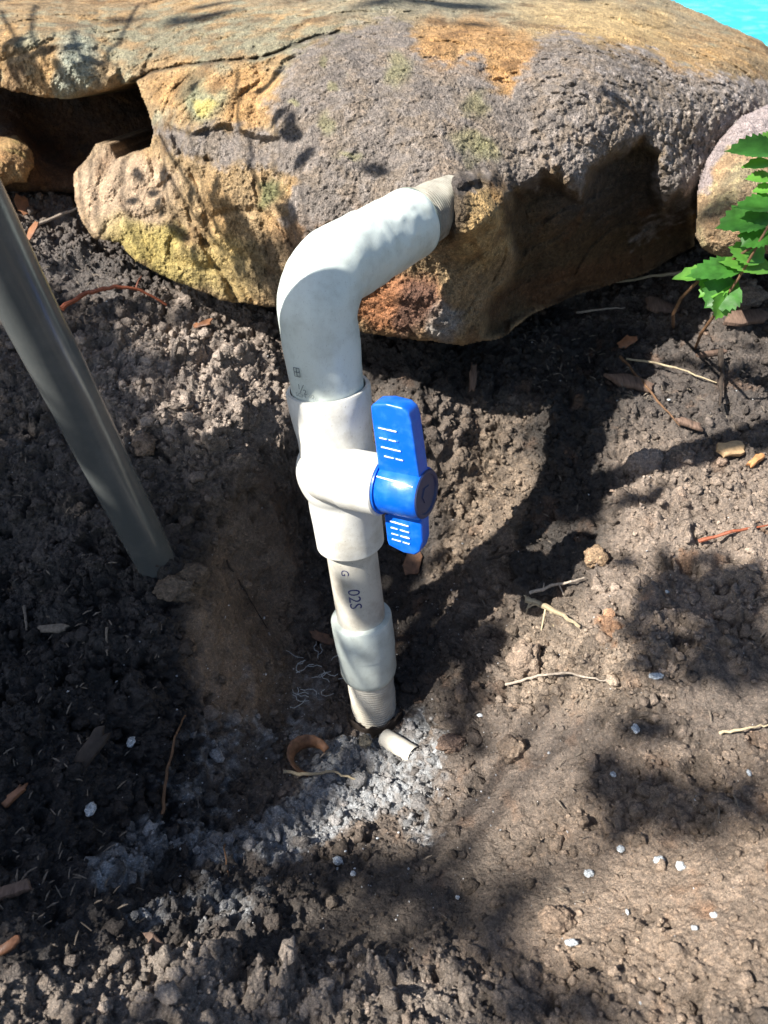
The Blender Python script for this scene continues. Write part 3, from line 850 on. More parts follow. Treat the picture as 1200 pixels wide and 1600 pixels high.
for wing_o, rows, th in ((w1, [(.0405, .0425, .0545), (.0345, .0425, .0550), (.0290, .0430, .0560), (.0235, .0445, .0570)], .0058), (w2, [(-.0200, .0430, .0560), (-.0243, .0430, .0560), (-.0285, .0430, .0560), (-.0325, .0430, .0555)], .0050)):
    for v_, ua, ub in rows:
        mb = MB(); pts_ = []; rr = random.Random(int(v_*1e5))
        for k in range(9):
            u = ua+(ub-ua)*k/8; pts_.append(uvw(u, v_-.06*(u-ua), th+.00005))
        mb.tube(pts_, .00055, 6)
        rib = mb.build("grip_rib", M_BLUE); ticks.append((rib, wing_o))
        wb = MB(); k = 0
        while k < 8:
            n_ = rr.choice((3, 4, 8, 8)); e_ = min(k+n_, 8)
            wb.tube([p+WA*.00028 for p in pts_[k:e_+1]], [rr.uniform(.00036, .00052) for _ in pts_[k:e_+1]], 5); k = e_+1
        ticks.append((wb.build("worn_rib_edge", M_TICK), wing_o))
ridge = MB().tube([uvw(.0400, .0118, .0098), uvw(.053, .0112, .0104), uvw(.0650, .0102, .0110)], [.0004, .00055, .0003], 6).build("worn_edge", M_TICK)

for o_ in [hub, w1, w2, disc, hex_, skirt, ridge]+[t_ for t_, _ in ticks]:
    for v in o_.data.vertices:       # hub depth along the stem
        u = float(np.dot(np.array(v.co)-C0, UA)); v.co += Vector(UA*((.0385+(u-.0385)*.92)-u))
# elbow: short vertical leg, bend, horizontal arm into the rock
K = ax_pt(s_of(438)); WALL = cam_vec((690-600)/FPX*.498, (800-322)/FPX*.498, .498)
ARM = unit(WALL-K); AL = np.linalg.norm(WALL-K)
th = math.acos(np.dot(AX, ARM)); RB = .0245; TL = RB*math.tan(th/2)
path = []; rad = []
se = v1-.006
L1 = np.dot(K-ax_pt(0), AX)-TL
for k in range(14):
    t = k/13; path.append(ax_pt(se+(L1-se)*t)); rad.append(.0220+.0006*sst(.1, .9, t))
cen = None
nrm = unit(ARM-AX*np.dot(ARM, AX)); cc = ax_pt(L1)+nrm*RB
for k in range(1, 25):
    a = th*k/24; path.append(cc-nrm*RB*math.cos(a)+AX*RB*math.sin(a)); rad.append(.0226+.0005*math.sin(math.pi*k/24))
L2s = TL
armend = AL*.735
for k in range(1, 30):
    t = k/29; q = L2s+(armend-L2s)*t
    r_ = .0226
    if t > .34: r_ = .0229
    if t > .36: r_ = .0223
    if t > .66: r_ = .0226
    if t > .68: r_ = .0222
    if t > .97: r_ = .0212
    path.append(K+ARM*q); rad.append(r_)
mb = MB(); mb.tube(path, [q*.97 for q in rad], 96, False)
elbow = mb.build("elbow", M_ELBOW, sharp=60)
me = elbow.data
rr = random.Random(5)
drips = [(K+ARM*rr.uniform(.02, armend)+cam_vec(rr.uniform(-.02, .02), rr.uniform(-.02, .012), -.02), rr.uniform(.0010, .0026), rr.uniform(.0005, .0014)) for _ in range(60)]
for v in me.vertices:
    p = np.array(v.co); dsp = .0006*mnoise.noise(Vector(p*70))+.0003*mnoise.noise(Vector(p*200))
    if (p-K) @ ARM > .008:
        for q, rr_, hh in drips:
            d2 = ((p-q)**2).sum()
            if d2 < 9*rr_*rr_: dsp += hh*math.exp(-d2/(rr_*rr_))
    v.co += v.normal*dsp
er = lathe([(armend-.0005, .0213), (armend+.0004, .0205), (armend+.0006, .0170)], 64, K, ARM).build("elbow_rim", M_ELBOW)
prof = []; s = armend-.004
while s < AL+.012:
    f = (s-armend)/(AL-armend)
    for ds, dr in ((0, -.0003), (.0005, .0003), (.001, .0003), (.0015, -.0003)): prof.append((s+ds, .0188-.0022*f+dr))
    s += .0021
th2 = lathe(prof, 56, K, ARM).build("threaded_end", M_OLDPIPE); noisy(th2, .0012, 120, 2)
tag(th2, "grey cream screw thread going into the mortar of the rock")

# writing: stamped rating on the elbow, printed characters on the pipe
def text_on_cyl(body, size, name, mat, origin, axis, radius, s_at, ang, rot90=False, sx=1.0):
    cu = bpy.data.curves.new(name, 'FONT'); cu.body = body; cu.size = size; cu.align_x = 'CENTER'; cu.align_y = 'CENTER'
    cu.resolution_u = 3
    ob = bpy.data.objects.new(name, cu); COL.objects.link(ob)
    dg = bpy.context.evaluated_depsgraph_get(); me = bpy.data.meshes.new_from_object(ob.evaluated_get(dg))
    bpy.data.objects.remove(ob); bpy.data.curves.remove(cu)
    bm = bmesh.new(); bm.from_mesh(me); bmesh.ops.subdivide_edges(bm, edges=[e for e in bm.edges if e.calc_length() > size*.2], cuts=1); bm.to_mesh(me); bm.free()
    tow = unit(-CF-axis*np.dot(-CF, axis)); side = np.cross(axis, tow)
    if np.dot(side, CR) < 0: side = -side
    for v in me.vertices:
        x, y = v.co.x*sx, v.co.y
        if rot90: x, y = y, -x
        a = ang+x/radius
        p = origin+axis*(s_at+y)+radius*(math.cos(a)*tow+math.sin(a)*side)
        v.co = Vector(p)
    o = bpy.data.objects.new(name, me); COL.objects.link(o); me.materials.append(mat)
    return o
wr = []
wr.append((text_on_cyl("02S", .0118, "printed_code", M_INK, ax_pt(0), AX, .01705, s_of(912), -.12, True), pp))
wr.append((text_on_cyl("G", .0075, "printed_code", M_INK, ax_pt(0), AX, .01705, s_of(872), -.35, True), pp))
wr.append((text_on_cyl("\u00bd", .0085, "moulded_rating", M_INK2, ax_pt(0), AX, .0227, s_of(586), -.62), elbow))
wr.append((text_on_cyl("SCH 40", .0032, "moulded_rating", M_INK2, ax_pt(0), AX, .0227, s_of(595), -.6, False, 1.3), elbow))
# small square emblem above the rating
mb = MB()
tow = unit(-CF-AX*np.dot(-CF, AX)); side = np.cross(AX, tow); side = side if side[0] > 0 else -side
def cyl(ang, s, r=.02275): return ax_pt(s)+r*(math.cos(ang)*tow+math.sin(ang)*side)
sq = [(-.80, .0), (-.62, .0), (-.62, .005), (-.80, .005), (-.80, 0)]
sE = s_of(566)
for (a1_, b1_), (a2_, b2_) in list(zip(sq[:-1], sq[1:]))+[((-.71, .0), (-.71, .005)), ((-.80, .0025), (-.62, .0025))]:
    mb.tube([cyl(a1_, sE+b1_), cyl(a2_, sE+b2_)], .00022, 5)
wr.append((mb.build("moulded_emblem", M_INK2), elbow))
adopt(riser, foot, cp, pp, vb, elbow, th2, hub)
for o, par in wr: o.parent = par
rim.parent = vb; rim2.parent = vb; boss.parent = vb
er.parent = elbow
hub.name = "valve_handle"
for o in (w1, w2, disc, skirt, hex_, ridge): o.parent = hub
for t_, w_o in ticks: t_.parent = hub
riser.matrix_world = Matrix.Translation(riser.location)

# ------------------------------------------------------------------ grey conduit, front left
gb = cam_vec((251-600)/FPX*.53, (800-892)/FPX*.53, .53); gt = cam_vec((-28-600)/FPX*.325, (800-340)/FPX*.325, .325)
gd = unit(gt-gb)
gp = MB()
gp.tube([gb-gd*.05]+[gb+gd*L for L in np.linspace(0, .75, 30)], .0134, 48)
go = gp.build("grey_pipe", M_GREY)
tag(go, "smooth dark grey plastic pipe slanting into the soil at the left", "pipe")
noisy(go, .0004, 40, 1)

# ------------------------------------------------------------------ foot of the riser: broken dark collar, buried stub
def arc_wall(c, axis, r, h0, h1, a0, a1, th, n=28, seed=0):
    rr = random.Random(seed); x = unit(np.cross(axis, CF)); y = np.cross(axis, x); V = []; F = []
    for i in range(n+1):
        a = a0+(a1-a0)*i/n; d_ = math.cos(a)*x+math.sin(a)*y; hh = h1*(.75+.4*rr.random())
        V += [c+d_*r+axis*h0, c+d_*(r+th)+axis*h0, c+d_*(r+th)+axis*hh, c+d_*r+axis*hh]
    for i in range(n):
        for k in range(4): F.append((i*4+k, (i+1)*4+k, (i+1)*4+(k+1) % 4, i*4+(k+1) % 4))
    return MB().add(V, F)
co = arc_wall(ax_pt(-.004), AX, .0205, -.02, .010, 0, 2*math.pi*.93, .0016, seed=3).build("pipe_collar", M_DARKW)
tag(co, "cracked dark brown collar in the mud round the foot of the white riser", "collar")
sc_ = G(603, 1156, .0025); se_ = G(662, 1184, -.008)
sd_ = unit(se_-sc_)
stub = MB(); n = 32
stub.tube([sc_, sc_+sd_*.030], .0068, n, False); stub.tube([sc_, sc_+sd_*.030], .0050, n, False)
V = [p for rr_ in (.0068, .0050) for p in [sc_+rr_*(math.cos(2*math.pi*k/n)*unit(np.cross(sd_, [0, 0, 1]))+math.sin(2*math.pi*k/n)*np.cross(sd_, unit(np.cross(sd_, [0, 0, 1])))) for k in range(n)]]
stub.add(V, [(k, (k+1) % n, n+(k+1) % n, n+k) for k in range(n)])
so = stub.build("pipe_stub", M_PIPE)
tag(so, "half buried white tube stub lying beside the foot of the riser", "tube")

# ------------------------------------------------------------------ twigs, roots, chips, flakes
def strand(name, pts, r, mat, label, cat, surf=G, lift=.0015, jit=.0006, seed=0, side=(), group=None):
    rr = random.Random(seed); P3 = [surf(a, b)+np.array([0, 0, lift+(c if c else 0)]) for a, b, c in [(q+(0,))[:3] for q in pts]]
    fine = []
    for i in range(len(P3)-1):
        for k in range(5):
            t = k/5; p = P3[i]*(1-t)+P3[i+1]*t
            fine.append(p+np.array([rr.uniform(-1, 1), rr.uniform(-1, 1), rr.uniform(-1, 1)])*jit)
    fine.append(P3[-1]); m_ = len(fine)
    mb = MB(); mb.tube(fine, [r*(1-.6*i/m_)*(.85+.3*rr.random()) for i in range(m_)], 7)
    for (i, dx, dy, L) in side:
        p = fine[int(i*(m_-1))]; q = p+cam_vec(dx, dy, 0)*L
        mb.tube([p, (p+q)/2+np.array([0, 0, .0015]), q], [r*.45, r*.35, r*.15], 5)
    o = mb.build(name, mat); tag(o, label, cat, group)
    return o
GR = lambda a, b: G(a, b)
strand("twig", [(56,362,.004),(105,350,.008),(150,334,.010),(166,336,.009)], .0016, M_TWIG, "pale grey twig leaning on the left end of the boulder", "twig")
strand("root", [(98,492,.004),(140,478,.010),(185,471,.012),(225,474,.010),(262,486,.004)], .0022, M_RED, "reddish brown root arching over soil right of the grey pipe", "root", side=[(.7, .4, .9, .012)], seed=2)
strand("twig", [(978,566,.002),(1020,576,.004),(1060,586,.004),(1118,604,.002)], .0010, M_STRAW, "thin pale twig lying on dark soil below the green leaves", "twig", seed=3)
strand("twig", [(968,562,.002),(1000,602,.003),(1030,640,.003),(1062,668,.0)], .0013, M_STEM, "thin dark brown twig slanting across bark chips under the pale one", "twig", seed=4)
strand("straw_stalk", [(1080,436,.006),(1030,444,.008),(960,452,.006)], .0020, M_STRAW, "flat straw stalk beside the plant stems, just right of the boulder", "straw", seed=5)
strand("straw_stalk", [(900,494,.002),(940,490,.003),(975,486,.002)], .0012, M_TWIG, "dull thin stalk in the shade under the boulder", "straw", seed=6)
strand("root", [(826,936,.005),(860,930,.008),(890,920,.006),(912,905,.0)], .0013, M_TWIG, "forked pale root poking out of the right rim of the pit", "root", side=[(.5, .35, -1, .014), (.2, .1, .8, .006)], seed=7)
sp = strand("wood_splinter", [(822,948,.006),(845,956,.006),(880,970,.003),(905,982,.0)], .0024, M_STRAW, "frayed pale splinter with rootlets on the right rim of the pit", "splinter", side=[(.0, -.5, .7, .004), (.1, -.4, -1, .008), (.4, -.2, -1, .02), (.5, .2, -1, .022), (.3, -.9, -.4, .010)], seed=8)
strand("root", [(790,1072,.001),(830,1066,.004),(880,1060,.005),(930,1068,.003),(960,1066,.0)], .0010, M_TWIG, "long thin root crossing the soil below the frayed splinter", "root", seed=9)
strand("root", [(1122,1150,.001),(1160,1144,.002),(1200,1136,.001)], .0009, M_STRAW, "thin straw coloured root at the right edge of the frame", "root", seed=10)
strand("root", [(760,880,.002),(790,874,.004),(822,864,.002)], .0013, M_DARKW, "short dark root on the sunlit pit wall right of the blue handle", "root", seed=11)
strand("root", [(355,880,.001),(385,930,.002),(418,985,.001)], .0009, M_DARKW, "fine dark root running down the smooth pit wall on the left", "root", seed=12)
strand("root", [(255,1275,.0),(262,1220,.003),(275,1160,.004),(290,1120,.0)], .0012, M_STEM, "thin brown root standing on the dark slope lower left", "root", seed=13)
strand("stalk", [(355,1310,.0),(352,1330,.002),(358,1372,.0)], .0008, M_STEM, "short drooping stalk beside the white dusted lumps", "stalk", seed=14, side=[(0, -1, .2, .012), (0, 1, .2, .010)])
strand("root", [(442,1208,.001),(475,1216,.003),(520,1212,.004),(558,1222,.001)], .0014, M_STRAW, "orange tan rootlet under the curled dry leaf", "root", seed=15)
strand("root", [(1090,850,.001),(1140,840,.004),(1200,826,.002)], .0013, M_RED, "dark red root at the right edge above the orange soil", "root", seed=16)
strand("stick", [(1122,560,.006),(1124,600,.006),(1122,640,.003)], .0024, M_DARKW, "dark stick upright beside the thin pale twig", "stick", seed=17)
strand("twig", [(40,950,0),(44,990,.002)], .0012, M_DULL, "short straw bit in the dark soil at the left", "twig", seed=18)
strand("stick", [(168,985,.001),(170,1030,.002)], .0010, M_DULL, "thin grey stick in dark soil below the grey pipe", "stick", seed=19)
# fungus threads
for i, (cx, cy) in enumerate(((505,1075),(490,1045))):
    mb = MB(); rr = random.Random(40+i)
    for k in range(9):
        a = rr.uniform(0, 6.28); x, y = cx+rr.uniform(-30, 30), cy+rr.uniform(-22, 22); pl = []
        for _ in range(6):
            pl.append(G(x, y, .0014)); a += rr.uniform(-1.1, 1.1); x += 7*math.cos(a); y += 5*math.sin(a)
        mb.tube(pl, .00024, 5)
    tag(mb.build("fungus_threads", M_FUNG), ["branching white fungal threads on the pit wall, lower patch", "white fungal threads on the pit wall, upper patch"][i], "fungus")

def basis(nrm):
    nrm = unit(nrm); x = unit(np.cross(nrm, [.3, .9, .1])); return x, np.cross(nrm, x), nrm
def chip(name, px, py, L, W, T, ang, mat, label, cat, group=None, lift=.002, tilt=(0, 0), seed=0, surf=G, lumpy=.25):
    rr = random.Random(seed); c = surf(px, py)+np.array([0, 0, lift])
    nrm = unit(np.array([tilt[0], tilt[1]-.25, 1.0]))
    x0 = unit(CR*math.cos(ang)+np.array([0, 1, 0])*math.sin(ang)); x0 = unit(x0-nrm*np.dot(x0, nrm)); y0 = np.cross(nrm, x0)
    n = 14; V = []
    for lay, (zz, s_) in enumerate(((-1, .8), (-.5, 1.0), (.5, .97), (1, .72))):
        rr2 = random.Random(seed+1)
        for k in range(n):
            a = 2*math.pi*k/n; q = 1+lumpy*(rr2.random()-.5)*2
            ca, sa = math.cos(a), math.sin(a)
            sx = math.copysign(abs(ca)**.7, ca); sy = math.copysign(abs(sa)**.7, sa)
            V.append(c+x0*L*.5*sx*q*s_+y0*W*.5*sy*q*s_+nrm*T*.5*(zz+.6*lumpy*(rr.random()-.5)))
    F = [(l*n+k, l*n+(k+1) % n, (l+1)*n+(k+1) % n, (l+1)*n+k) for l in range(3) for k in range(n)]
    F.append(tuple(range(n-1, -1, -1))); F.append(tuple(range(3*n, 4*n)))
    o = MB().add(V, F).build(name, mat, sharp=50)
    tag(o, label, cat, group or ('wood chips in the soil' if name == 'wood_chip' else 'dead leaves on the soil'))
    return o
chip("wood_chip", 1032, 482, .030, .017, .006, -.2, M_BARK, "reddish bark chip beside the boulder, left of the plant stems", "wood chip", seed=1, tilt=(.2, -.2))
chip("wood_chip", 985, 600, .040, .013, .006, -.4, M_BARK, "long brown bark chip under the thin pale twig", "wood chip", seed=2)
chip("wood_chip", 1115, 555, .028, .006, .004, .2, M_BARK, "narrow rusty bark chip right of the dark stick top", "wood chip", seed=3)
chip("wood_chip", 1165, 500, .040, .016, .006, .1, M_BARK, "dull red bark chip at the right edge below the leaves", "wood chip", seed=4)
chip("wood_chip", 1140, 704, .020, .014, .005, .2, mat_simple("tan_chip", (.42, .28, .15), .8, .4), "flat tan chip lying in the sun at the right", "wood chip", seed=5)
chip("wood_chip", 1075, 665, .022, .008, .004, -.5, M_BARK, "slim brown chip left of the flat tan one", "wood chip", seed=6)
chip("wood_chip", 738, 600, .024, .007, .004, 1.5, M_BARK, "upright brown wood chip under the boulder, above the pit", "wood chip", seed=7, tilt=(0, -.8), lift=.006)
chip("wood_chip", 1180, 722, .018, .006, .004, .7, mat_simple("orange_chip", (.45, .22, .09), .7, .4), "orange sliver at the right edge beside the tan chip", "wood chip", seed=8)
chip("wood_chip", 145, 1175, .028, .010, .005, 1.3, M_DARKW, "dark peeling chip in the shaded soil at the lower left", "wood chip", seed=9, tilt=(.3, -.5), lift=.004)
chip("wood_chip", 20, 1395, .018, .007, .005, .3, M_BARK, "brown chip on the left edge near the bottom", "wood chip", seed=10)
chip("wood_chip", 15, 1480, .011, .005, .003, .6, M_ORLEAF, "small orange chip on the left edge, lowest of the chips", "wood chip", seed=11)
chip("wood_chip", 245, 1478, .018, .006, .003, -.8, M_BARK, "reddish sliver in the dark soil at the bottom left", "wood chip", seed=12)
chip("wood_chip", 85, 985, .020, .006, .003, .0, M_DULL, "dull tan chip in dark soil left of the grey stick", "wood chip", seed=13)
chip("wood_chip", 25, 1245, .014, .005, .003, .9, M_ORLEAF, "small orange chip on the left edge, uppermost of the chips there", "wood chip", seed=14)
chip("fallen_leaf", 318, 509, .018, .008, .0015, .1, M_ORLEAF, "small orange dead leaf on the soil left of the elbow", "leaf", seed=20, tilt=(-.3, 0))
chip("fallen_leaf", 978, 537, .016, .010, .0012, .3, M_ORLEAF, "small orange brown leaf in the shade under the boulder", "leaf", seed=21, tilt=(-.5, -.3))
chip("fallen_leaf", 645, 883, .030, .016, .0014, 1.35, M_DRYLEAF, "shiny wet brown leaf strip below the blue handle", "leaf", seed=22, tilt=(-.2, -.7), lift=.006)
chip("fallen_leaf", 503, 998, .022, .008, .0012, -.4, M_DRYLEAF, "dark red brown leaf left of the coupling", "leaf", seed=23, tilt=(.3, -.3))
chip("fallen_leaf", 38, 330, .022, .012, .0014, -.9, M_ORLEAF, "reddish dead leaf below the small tan rock at the left", "leaf", seed=24, tilt=(.5, -.4), lift=.006)
chip("fallen_leaf", 52, 372, .022, .010, .0014, 1.2, M_ORLEAF, "orange dead leaf beside the grey pipe at the upper left", "leaf", seed=25, tilt=(-.5, -.2), lift=.006)
# curled dry leaf
cl = G(484, 1192, .0015); V = []; F = []; nn = 40; mm_ = 7
for i in range(nn+1):
    q = i/nn; a = .6+4.1*q; r_ = .0128-.0015*q
    wdt = .0125*math.sin(math.pi*(q*.93+.05))**.7*(1+.05*math.sin(q*70))
    c_ = cl+CR*(r_*math.cos(a))+np.array([0, 1, 0])*(r_*math.sin(a)*.9)
    for j in range(mm_+1):
        t = j/mm_; out = CR*math.cos(a)+np.array([0, 1, 0])*math.sin(a)
        V.append(c_+np.array([0, 0, 1])*(wdt*t)+out*(.0035*t*t-.0012*math.sin(math.pi*t)))
for i in range(nn):
    for j in range(mm_): F.append((i*(mm_+1)+j, (i+1)*(mm_+1)+j, (i+1)*(mm_+1)+j+1, i*(mm_+1)+j+1))
o = MB().add(V, F).build("fallen_leaf", M_DRYLEAF, sharp=80)
o.modifiers.new("thick", 'SOLIDIFY').thickness = .0004
tag(o, "brown dry leaf curled into a ring on the white dust", "leaf")

# clods and flakes
def lump_mesh(seed, sub=3, spike=.5):
    bm = bmesh.new(); bmesh.ops.create_icosphere(bm, subdivisions=sub, radius=1)
    off = Vector((seed*7.3, seed*1.7, seed*3.1))
    for v in bm.verts:
        p = v.co.copy()
        v.co = p*(1+spike*mnoise.fractal(p*1.6+off, 1.0, 2.0, 4)+.16*mnoise.fractal(p*5+off, 1.0, 2.0, 3))
    V = np.array([v.co[:] for v in bm.verts]); Fc = np.array([[v.index for v in f.verts] for f in bm.faces]); bm.free()
    return V, Fc
def clod(px, py, r, c, label, seed, sq=(1, 1, .8), surf=G, name="soil_clod", mat=M_CLOD, sub=4, lift=.35):
    V, Fc = lump_mesh(seed, sub, .32); p = surf(px, py)
    rs = np.random.RandomState(seed); var = 1+.25*(rs.rand(len(V))-.5)
    o = mesh_np(name, V*np.array(sq)*r+p+np.array([0, 0, r*lift]), Fc, mat, col=(np.array(c)[None]*var[:, None]))
    return tag(o, label, "soil clod" if name == "soil_clod" else "flake", "soil clods lying loose" if name == "soil_clod" else "white flakes on the soil")
clod(1005, 735, .0125, A(160,145,134), "grey brown soil clod sitting in the sun at the right of the pit", 1, (1.1, .8, 1.1))
clod(722, 1085, .0065, A(165,145,128), "pale round soil clod on the pit edge right of the coupling", 2, (.8, .8, 1.3))
clod(930, 875, .008, A(178,150,120), "tan soil clod on the rim above the frayed splinter", 3)
clod(820, 1040, .013, A(170,150,132), "sunlit soil clod beneath the frayed splinter", 4, (.9, .9, 1.2))
clod(276, 926, .0105, A(120,106,92), "crumbling soil clod at the foot of the grey pipe", 5, (1.3, .8, .8))
clod(303, 905, .0085, A(112,98,84), "smooth soil lump behind the foot of the grey pipe", 6, (1.2, .9, 1.0))
clod(704, 1165, .007, A(160,135,118), "brown soil clod beside the tube stub", 7, (1.3, .9, .9))
clod(225, 700, .010, A(150,130,112), "soil clod on the bank right of the grey pipe", 8)
clod(205, 375, .012, A(112,102,96), "dark soil clod against the mossy left end of the boulder", 9, (1.2, .9, .9))
clod(800, 1175, .009, A(155,136,118), "soil clod on the slope right of the tube stub", 10, (1.0, .8, 1.0))
clod(870, 1440, .007, A(150,130,112), "low soil clod at the bottom right of the slope", 11, (1.2, .9, .6))
clod(1150, 470, .018, A(150,134,120), "soil clod under the green leaves at the right", 12, (1.3, .9, .7))
clod(570, 1160, .0045, A(170,160,140), "small gravel lump directly under the foot of the riser", 13)
flk = [(1025,1057,.0050,"large white flake on the right slope, biggest of the flakes",(1.5,.7,.4)),(920,1365,.0042,"bluish white flake above the smooth soil at lower right",(1,.8,.5)),
 (970,1327,.0034,"white flake right of the bluish one",(1,.9,.6)),(1063,1354,.0038,"round white flake at the lower right",(1,1,.6)),(1030,1345,.0040,"grey flake beside the round white one",(1.2,.9,.5)),
 (527,1345,.0042,"white crumb alone below the dusted area",(1.1,1,.7)),(958,1210,.0028,"white flake on the shaded right slope",(1,1,.6)),(993,1140,.0040,"grey white flake below the largest flake",(.8,1.2,.5)),
 (552,1365,.0026,"pale bluish droplet below the white crumb",(1,1,.3)),(715,1402,.0018,"tiny white flake at bottom centre",(1,1,.5)),(1170,1208,.0024,"white flake at the right edge",(.8,1.2,.5)),
 (893,1473,.0036,"pale flake among soil at bottom right",(1.5,.7,.4)),(750,1118,.0028,"white scrap on the slope right of the riser foot",(1.2,.8,.4)),(980,1425,.0018,"tiny pale flake near the lower right",(.7,1.2,.4)),
 (1115,1430,.0026,"white flake in the sunny lower right corner",(1.2,.8,.5)),(1085,1450,.0022,"small white flake left of the one in the lower right corner",(1.2,.8,.5)),(1042,925,.0022,"white ring shaped flake on the sunlit plateau",(1,.9,.5)),
 (1045,625,.0020,"white speck under the end of the thin pale twig",(1.3,.7,.5)),(205,1160,.0050,"pale lit flake in the shaded soil at lower left",(.8,1.2,.6)),(142,1265,.0060,"angular pale flake in the dark soil at lower left",(.8,1.2,.5)),
 (590,1310,.0016,"tiny white flake under the white dust",(1,.8,.5)),(540,1330,.0014,"tiny white flake left of the white crumb",(1,.8,.5))]
for i, (a, b_, r_, lb, sq) in enumerate(flk):
    clod(a, b_, r_*.62, (.62, .66, .68), lb, 30+i, sq, name="white_flake", sub=3, lift=.2)

# tiny crumbs, chips and lime specks nobody could count
rs = np.random.RandomState(7)
def scatter(name, n, sizes, colour, seed, weight=None, sq=1.0, sink=.25, mat=M_CLOD, label="", cat="", variants=5, sub=2):
    rs = np.random.RandomState(seed)
    w = ((ppx.ravel()[vid] > -40) & (ppx.ravel()[vid] < 1240) & (ppy.ravel()[vid] > 250) & (ppy.ravel()[vid] < 1650)).astype(float)
    if weight is not None: w = w*weight[vid]
    pick = vid[rs.choice(len(vid), n, p=w/w.sum())]
    R_ = sizes(rs, n); per = np.array_split(np.arange(n), variants); Vs = []; Fs = []; Cs = []; base = 0
    for k, ids_ in enumerate(per):
        V, Fc = lump_mesh(seed*3+k, sub, .7); m_ = len(ids_); 
        ang = rs.rand(m_)*6.28; ca, sa = np.cos(ang), np.sin(ang); st = np.stack([.7+.8*rs.rand(m_), .7+.6*rs.rand(m_), (.6+.5*rs.rand(m_))*sq], -1)
        Vk = V[None]*st[:, None]*R_[ids_][:, None, None]
        Vk = np.stack([Vk[..., 0]*ca[:, None]-Vk[..., 1]*sa[:, None], Vk[..., 0]*sa[:, None]+Vk[..., 1]*ca[:, None], Vk[..., 2]], -1)
        Vk = Vk+(SPf[pick[ids_]]+SN[pick[ids_]]*(R_[ids_]*(1-2*sink))[:, None]*.6)[:, None]
        Fk = Fc[None]+(base+np.arange(m_)*len(V))[:, None, None]; base += m_*len(V)
        cc_ = colour(rs, pick[ids_]); Vs.append(Vk.reshape(-1, 3)); Fs.append(Fk.reshape(-1, 3)); Cs.append(np.repeat(cc_, len(V), 0))
    o = mesh_np(name, np.concatenate(Vs), np.concatenate(Fs), mat, col=np.concatenate(Cs))
    return tag(o, label, cat, kind="stuff")
wrough = np.clip(rough.ravel(), .05, 1.3)**1.5
cr_col = lambda r, p: np.clip(SC[p]*np.minimum(1, .24/SC[p].mean(1, keepdims=True))*(.7+.8*r.rand(len(p), 1)), .008, .7)
scatter("soil_crumbs", 34000, lambda r, n: .0004+.0012*r.rand(n)**2.0, cr_col, 11, weight=wrough+.08, label="fine loose soil crumbs scattered all over the dug ground", cat="soil crumbs", sub=1)
scatter("soil_crumbs", 4500, lambda r, n: .0012+.0034*r.rand(n)**2.5, cr_col, 13, weight=wrough, label="coarser soil crumbs lying among the fine ones", cat="soil crumbs", sub=2)
scatter("lime_specks", 1500, lambda r, n: .00022+.0007*r.rand(n)**3, lambda r, p: np.full((len(p), 3), .62)*(.7+.5*r.rand(len(p), 1)), 12,
        weight=.15+blob(ppx.ravel(), ppy.ravel(), 520, 1150, 260, 260, 0, .6)*1.2, sq=.6, label="tiny white specks sprinkled over the soil", cat="specks", sub=1)

# splinters and fibres too small to tell apart, in the mulch
mb = MB(); rr = random.Random(77)
for k in range(420):
    z_ = rr.choice([(100, 1000, 170, 330), (1060, 620, 150, 120), (120, 420, 130, 80), (60, 1350, 130, 160), (880, 560, 120, 60), (600, 1150, 600, 450), (900, 1000, 300, 300)])
    x, y = rr.gauss(z_[0], z_[2]*.5), rr.gauss(z_[1], z_[3]*.5)
    if not (0 < x < 1200 and 300 < y < 1600): continue
    a = rr.uniform(0, 3.14); L = rr.uniform(3, 15); p = G(x, y, .0012); d_ = CR*math.cos(a)+np.array([0, 1, 0])*math.sin(a)
    q = p+d_*L*.0005+np.array([0, 0, rr.uniform(-.001, .003)])
    mb.tube([p, (p+q)/2+np.array([0, 0, .0006]), q], [.0003, rr.uniform(.0003, .0007), .0002], 5)
tag(mb.build("plant_fibres", M_DULL), "fine dry plant fibres and splinters mixed into the soil", "fibres", kind="stuff")

# ------------------------------------------------------------------ green plant at the right edge
def leaf_mesh(c, tip, L, W, face, mat, name="leaf", teeth=9, fold=.25, curl=.2):
    t = unit(tip); nrm = unit(np.asarray(face)-t*np.dot(face, t)); s_ = np.cross(nrm, t); V = []; F = []
    n = teeth*2; cols = (-1, -.5, 0, .5, 1)
    for i in range(n+1):
        q = i/n; wd = W*.5*(math.sin(math.pi*min(q*1.08, 1))**.75)*(1-.25*q)
        if q > .04 and i % 2 == 0: wd *= .84
        for j in cols:
            fx = t*(L*q+(.05*L if (abs(j) == 1 and i % 2) else 0))
            up = nrm*(fold*abs(j)*wd-curl*L*q*q*.5+.02*L*math.sin(q*20)*abs(j)*(.5 if abs(j) < 1 else .2))
            V.append(c+fx+s_*j*wd+up)
    m_ = len(cols)
    for i in range(n):
        for j in range(m_-1): F.append((i*m_+j, (i+1)*m_+j, (i+1)*m_+j+1, i*m_+j+1))
    o = MB().add(V, F).build(name, mat, sharp=70)
    return o
pl_base = G(1046, 505)
plant = empty("garden_plant", tuple(pl_base))
tag(plant, "serrated green leafy plant leaning in at the right edge", "plant")
parts = []
def st(pts, r): 
    P3 = [P(a, b_, d) for a, b_, d in pts]; fine = []
    for i in range(len(P3)-1):
        for k in range(5): fine.append(P3[i]*(1-k/5)+P3[i+1]*k/5)
    fine.append(P3[-1]); mb = MB(); mb.tube(fine, [r*(1-.4*i/len(fine)) for i in range(len(fine))], 8); return mb.build("stem", M_STEM)
d0 = pl_base @ CF
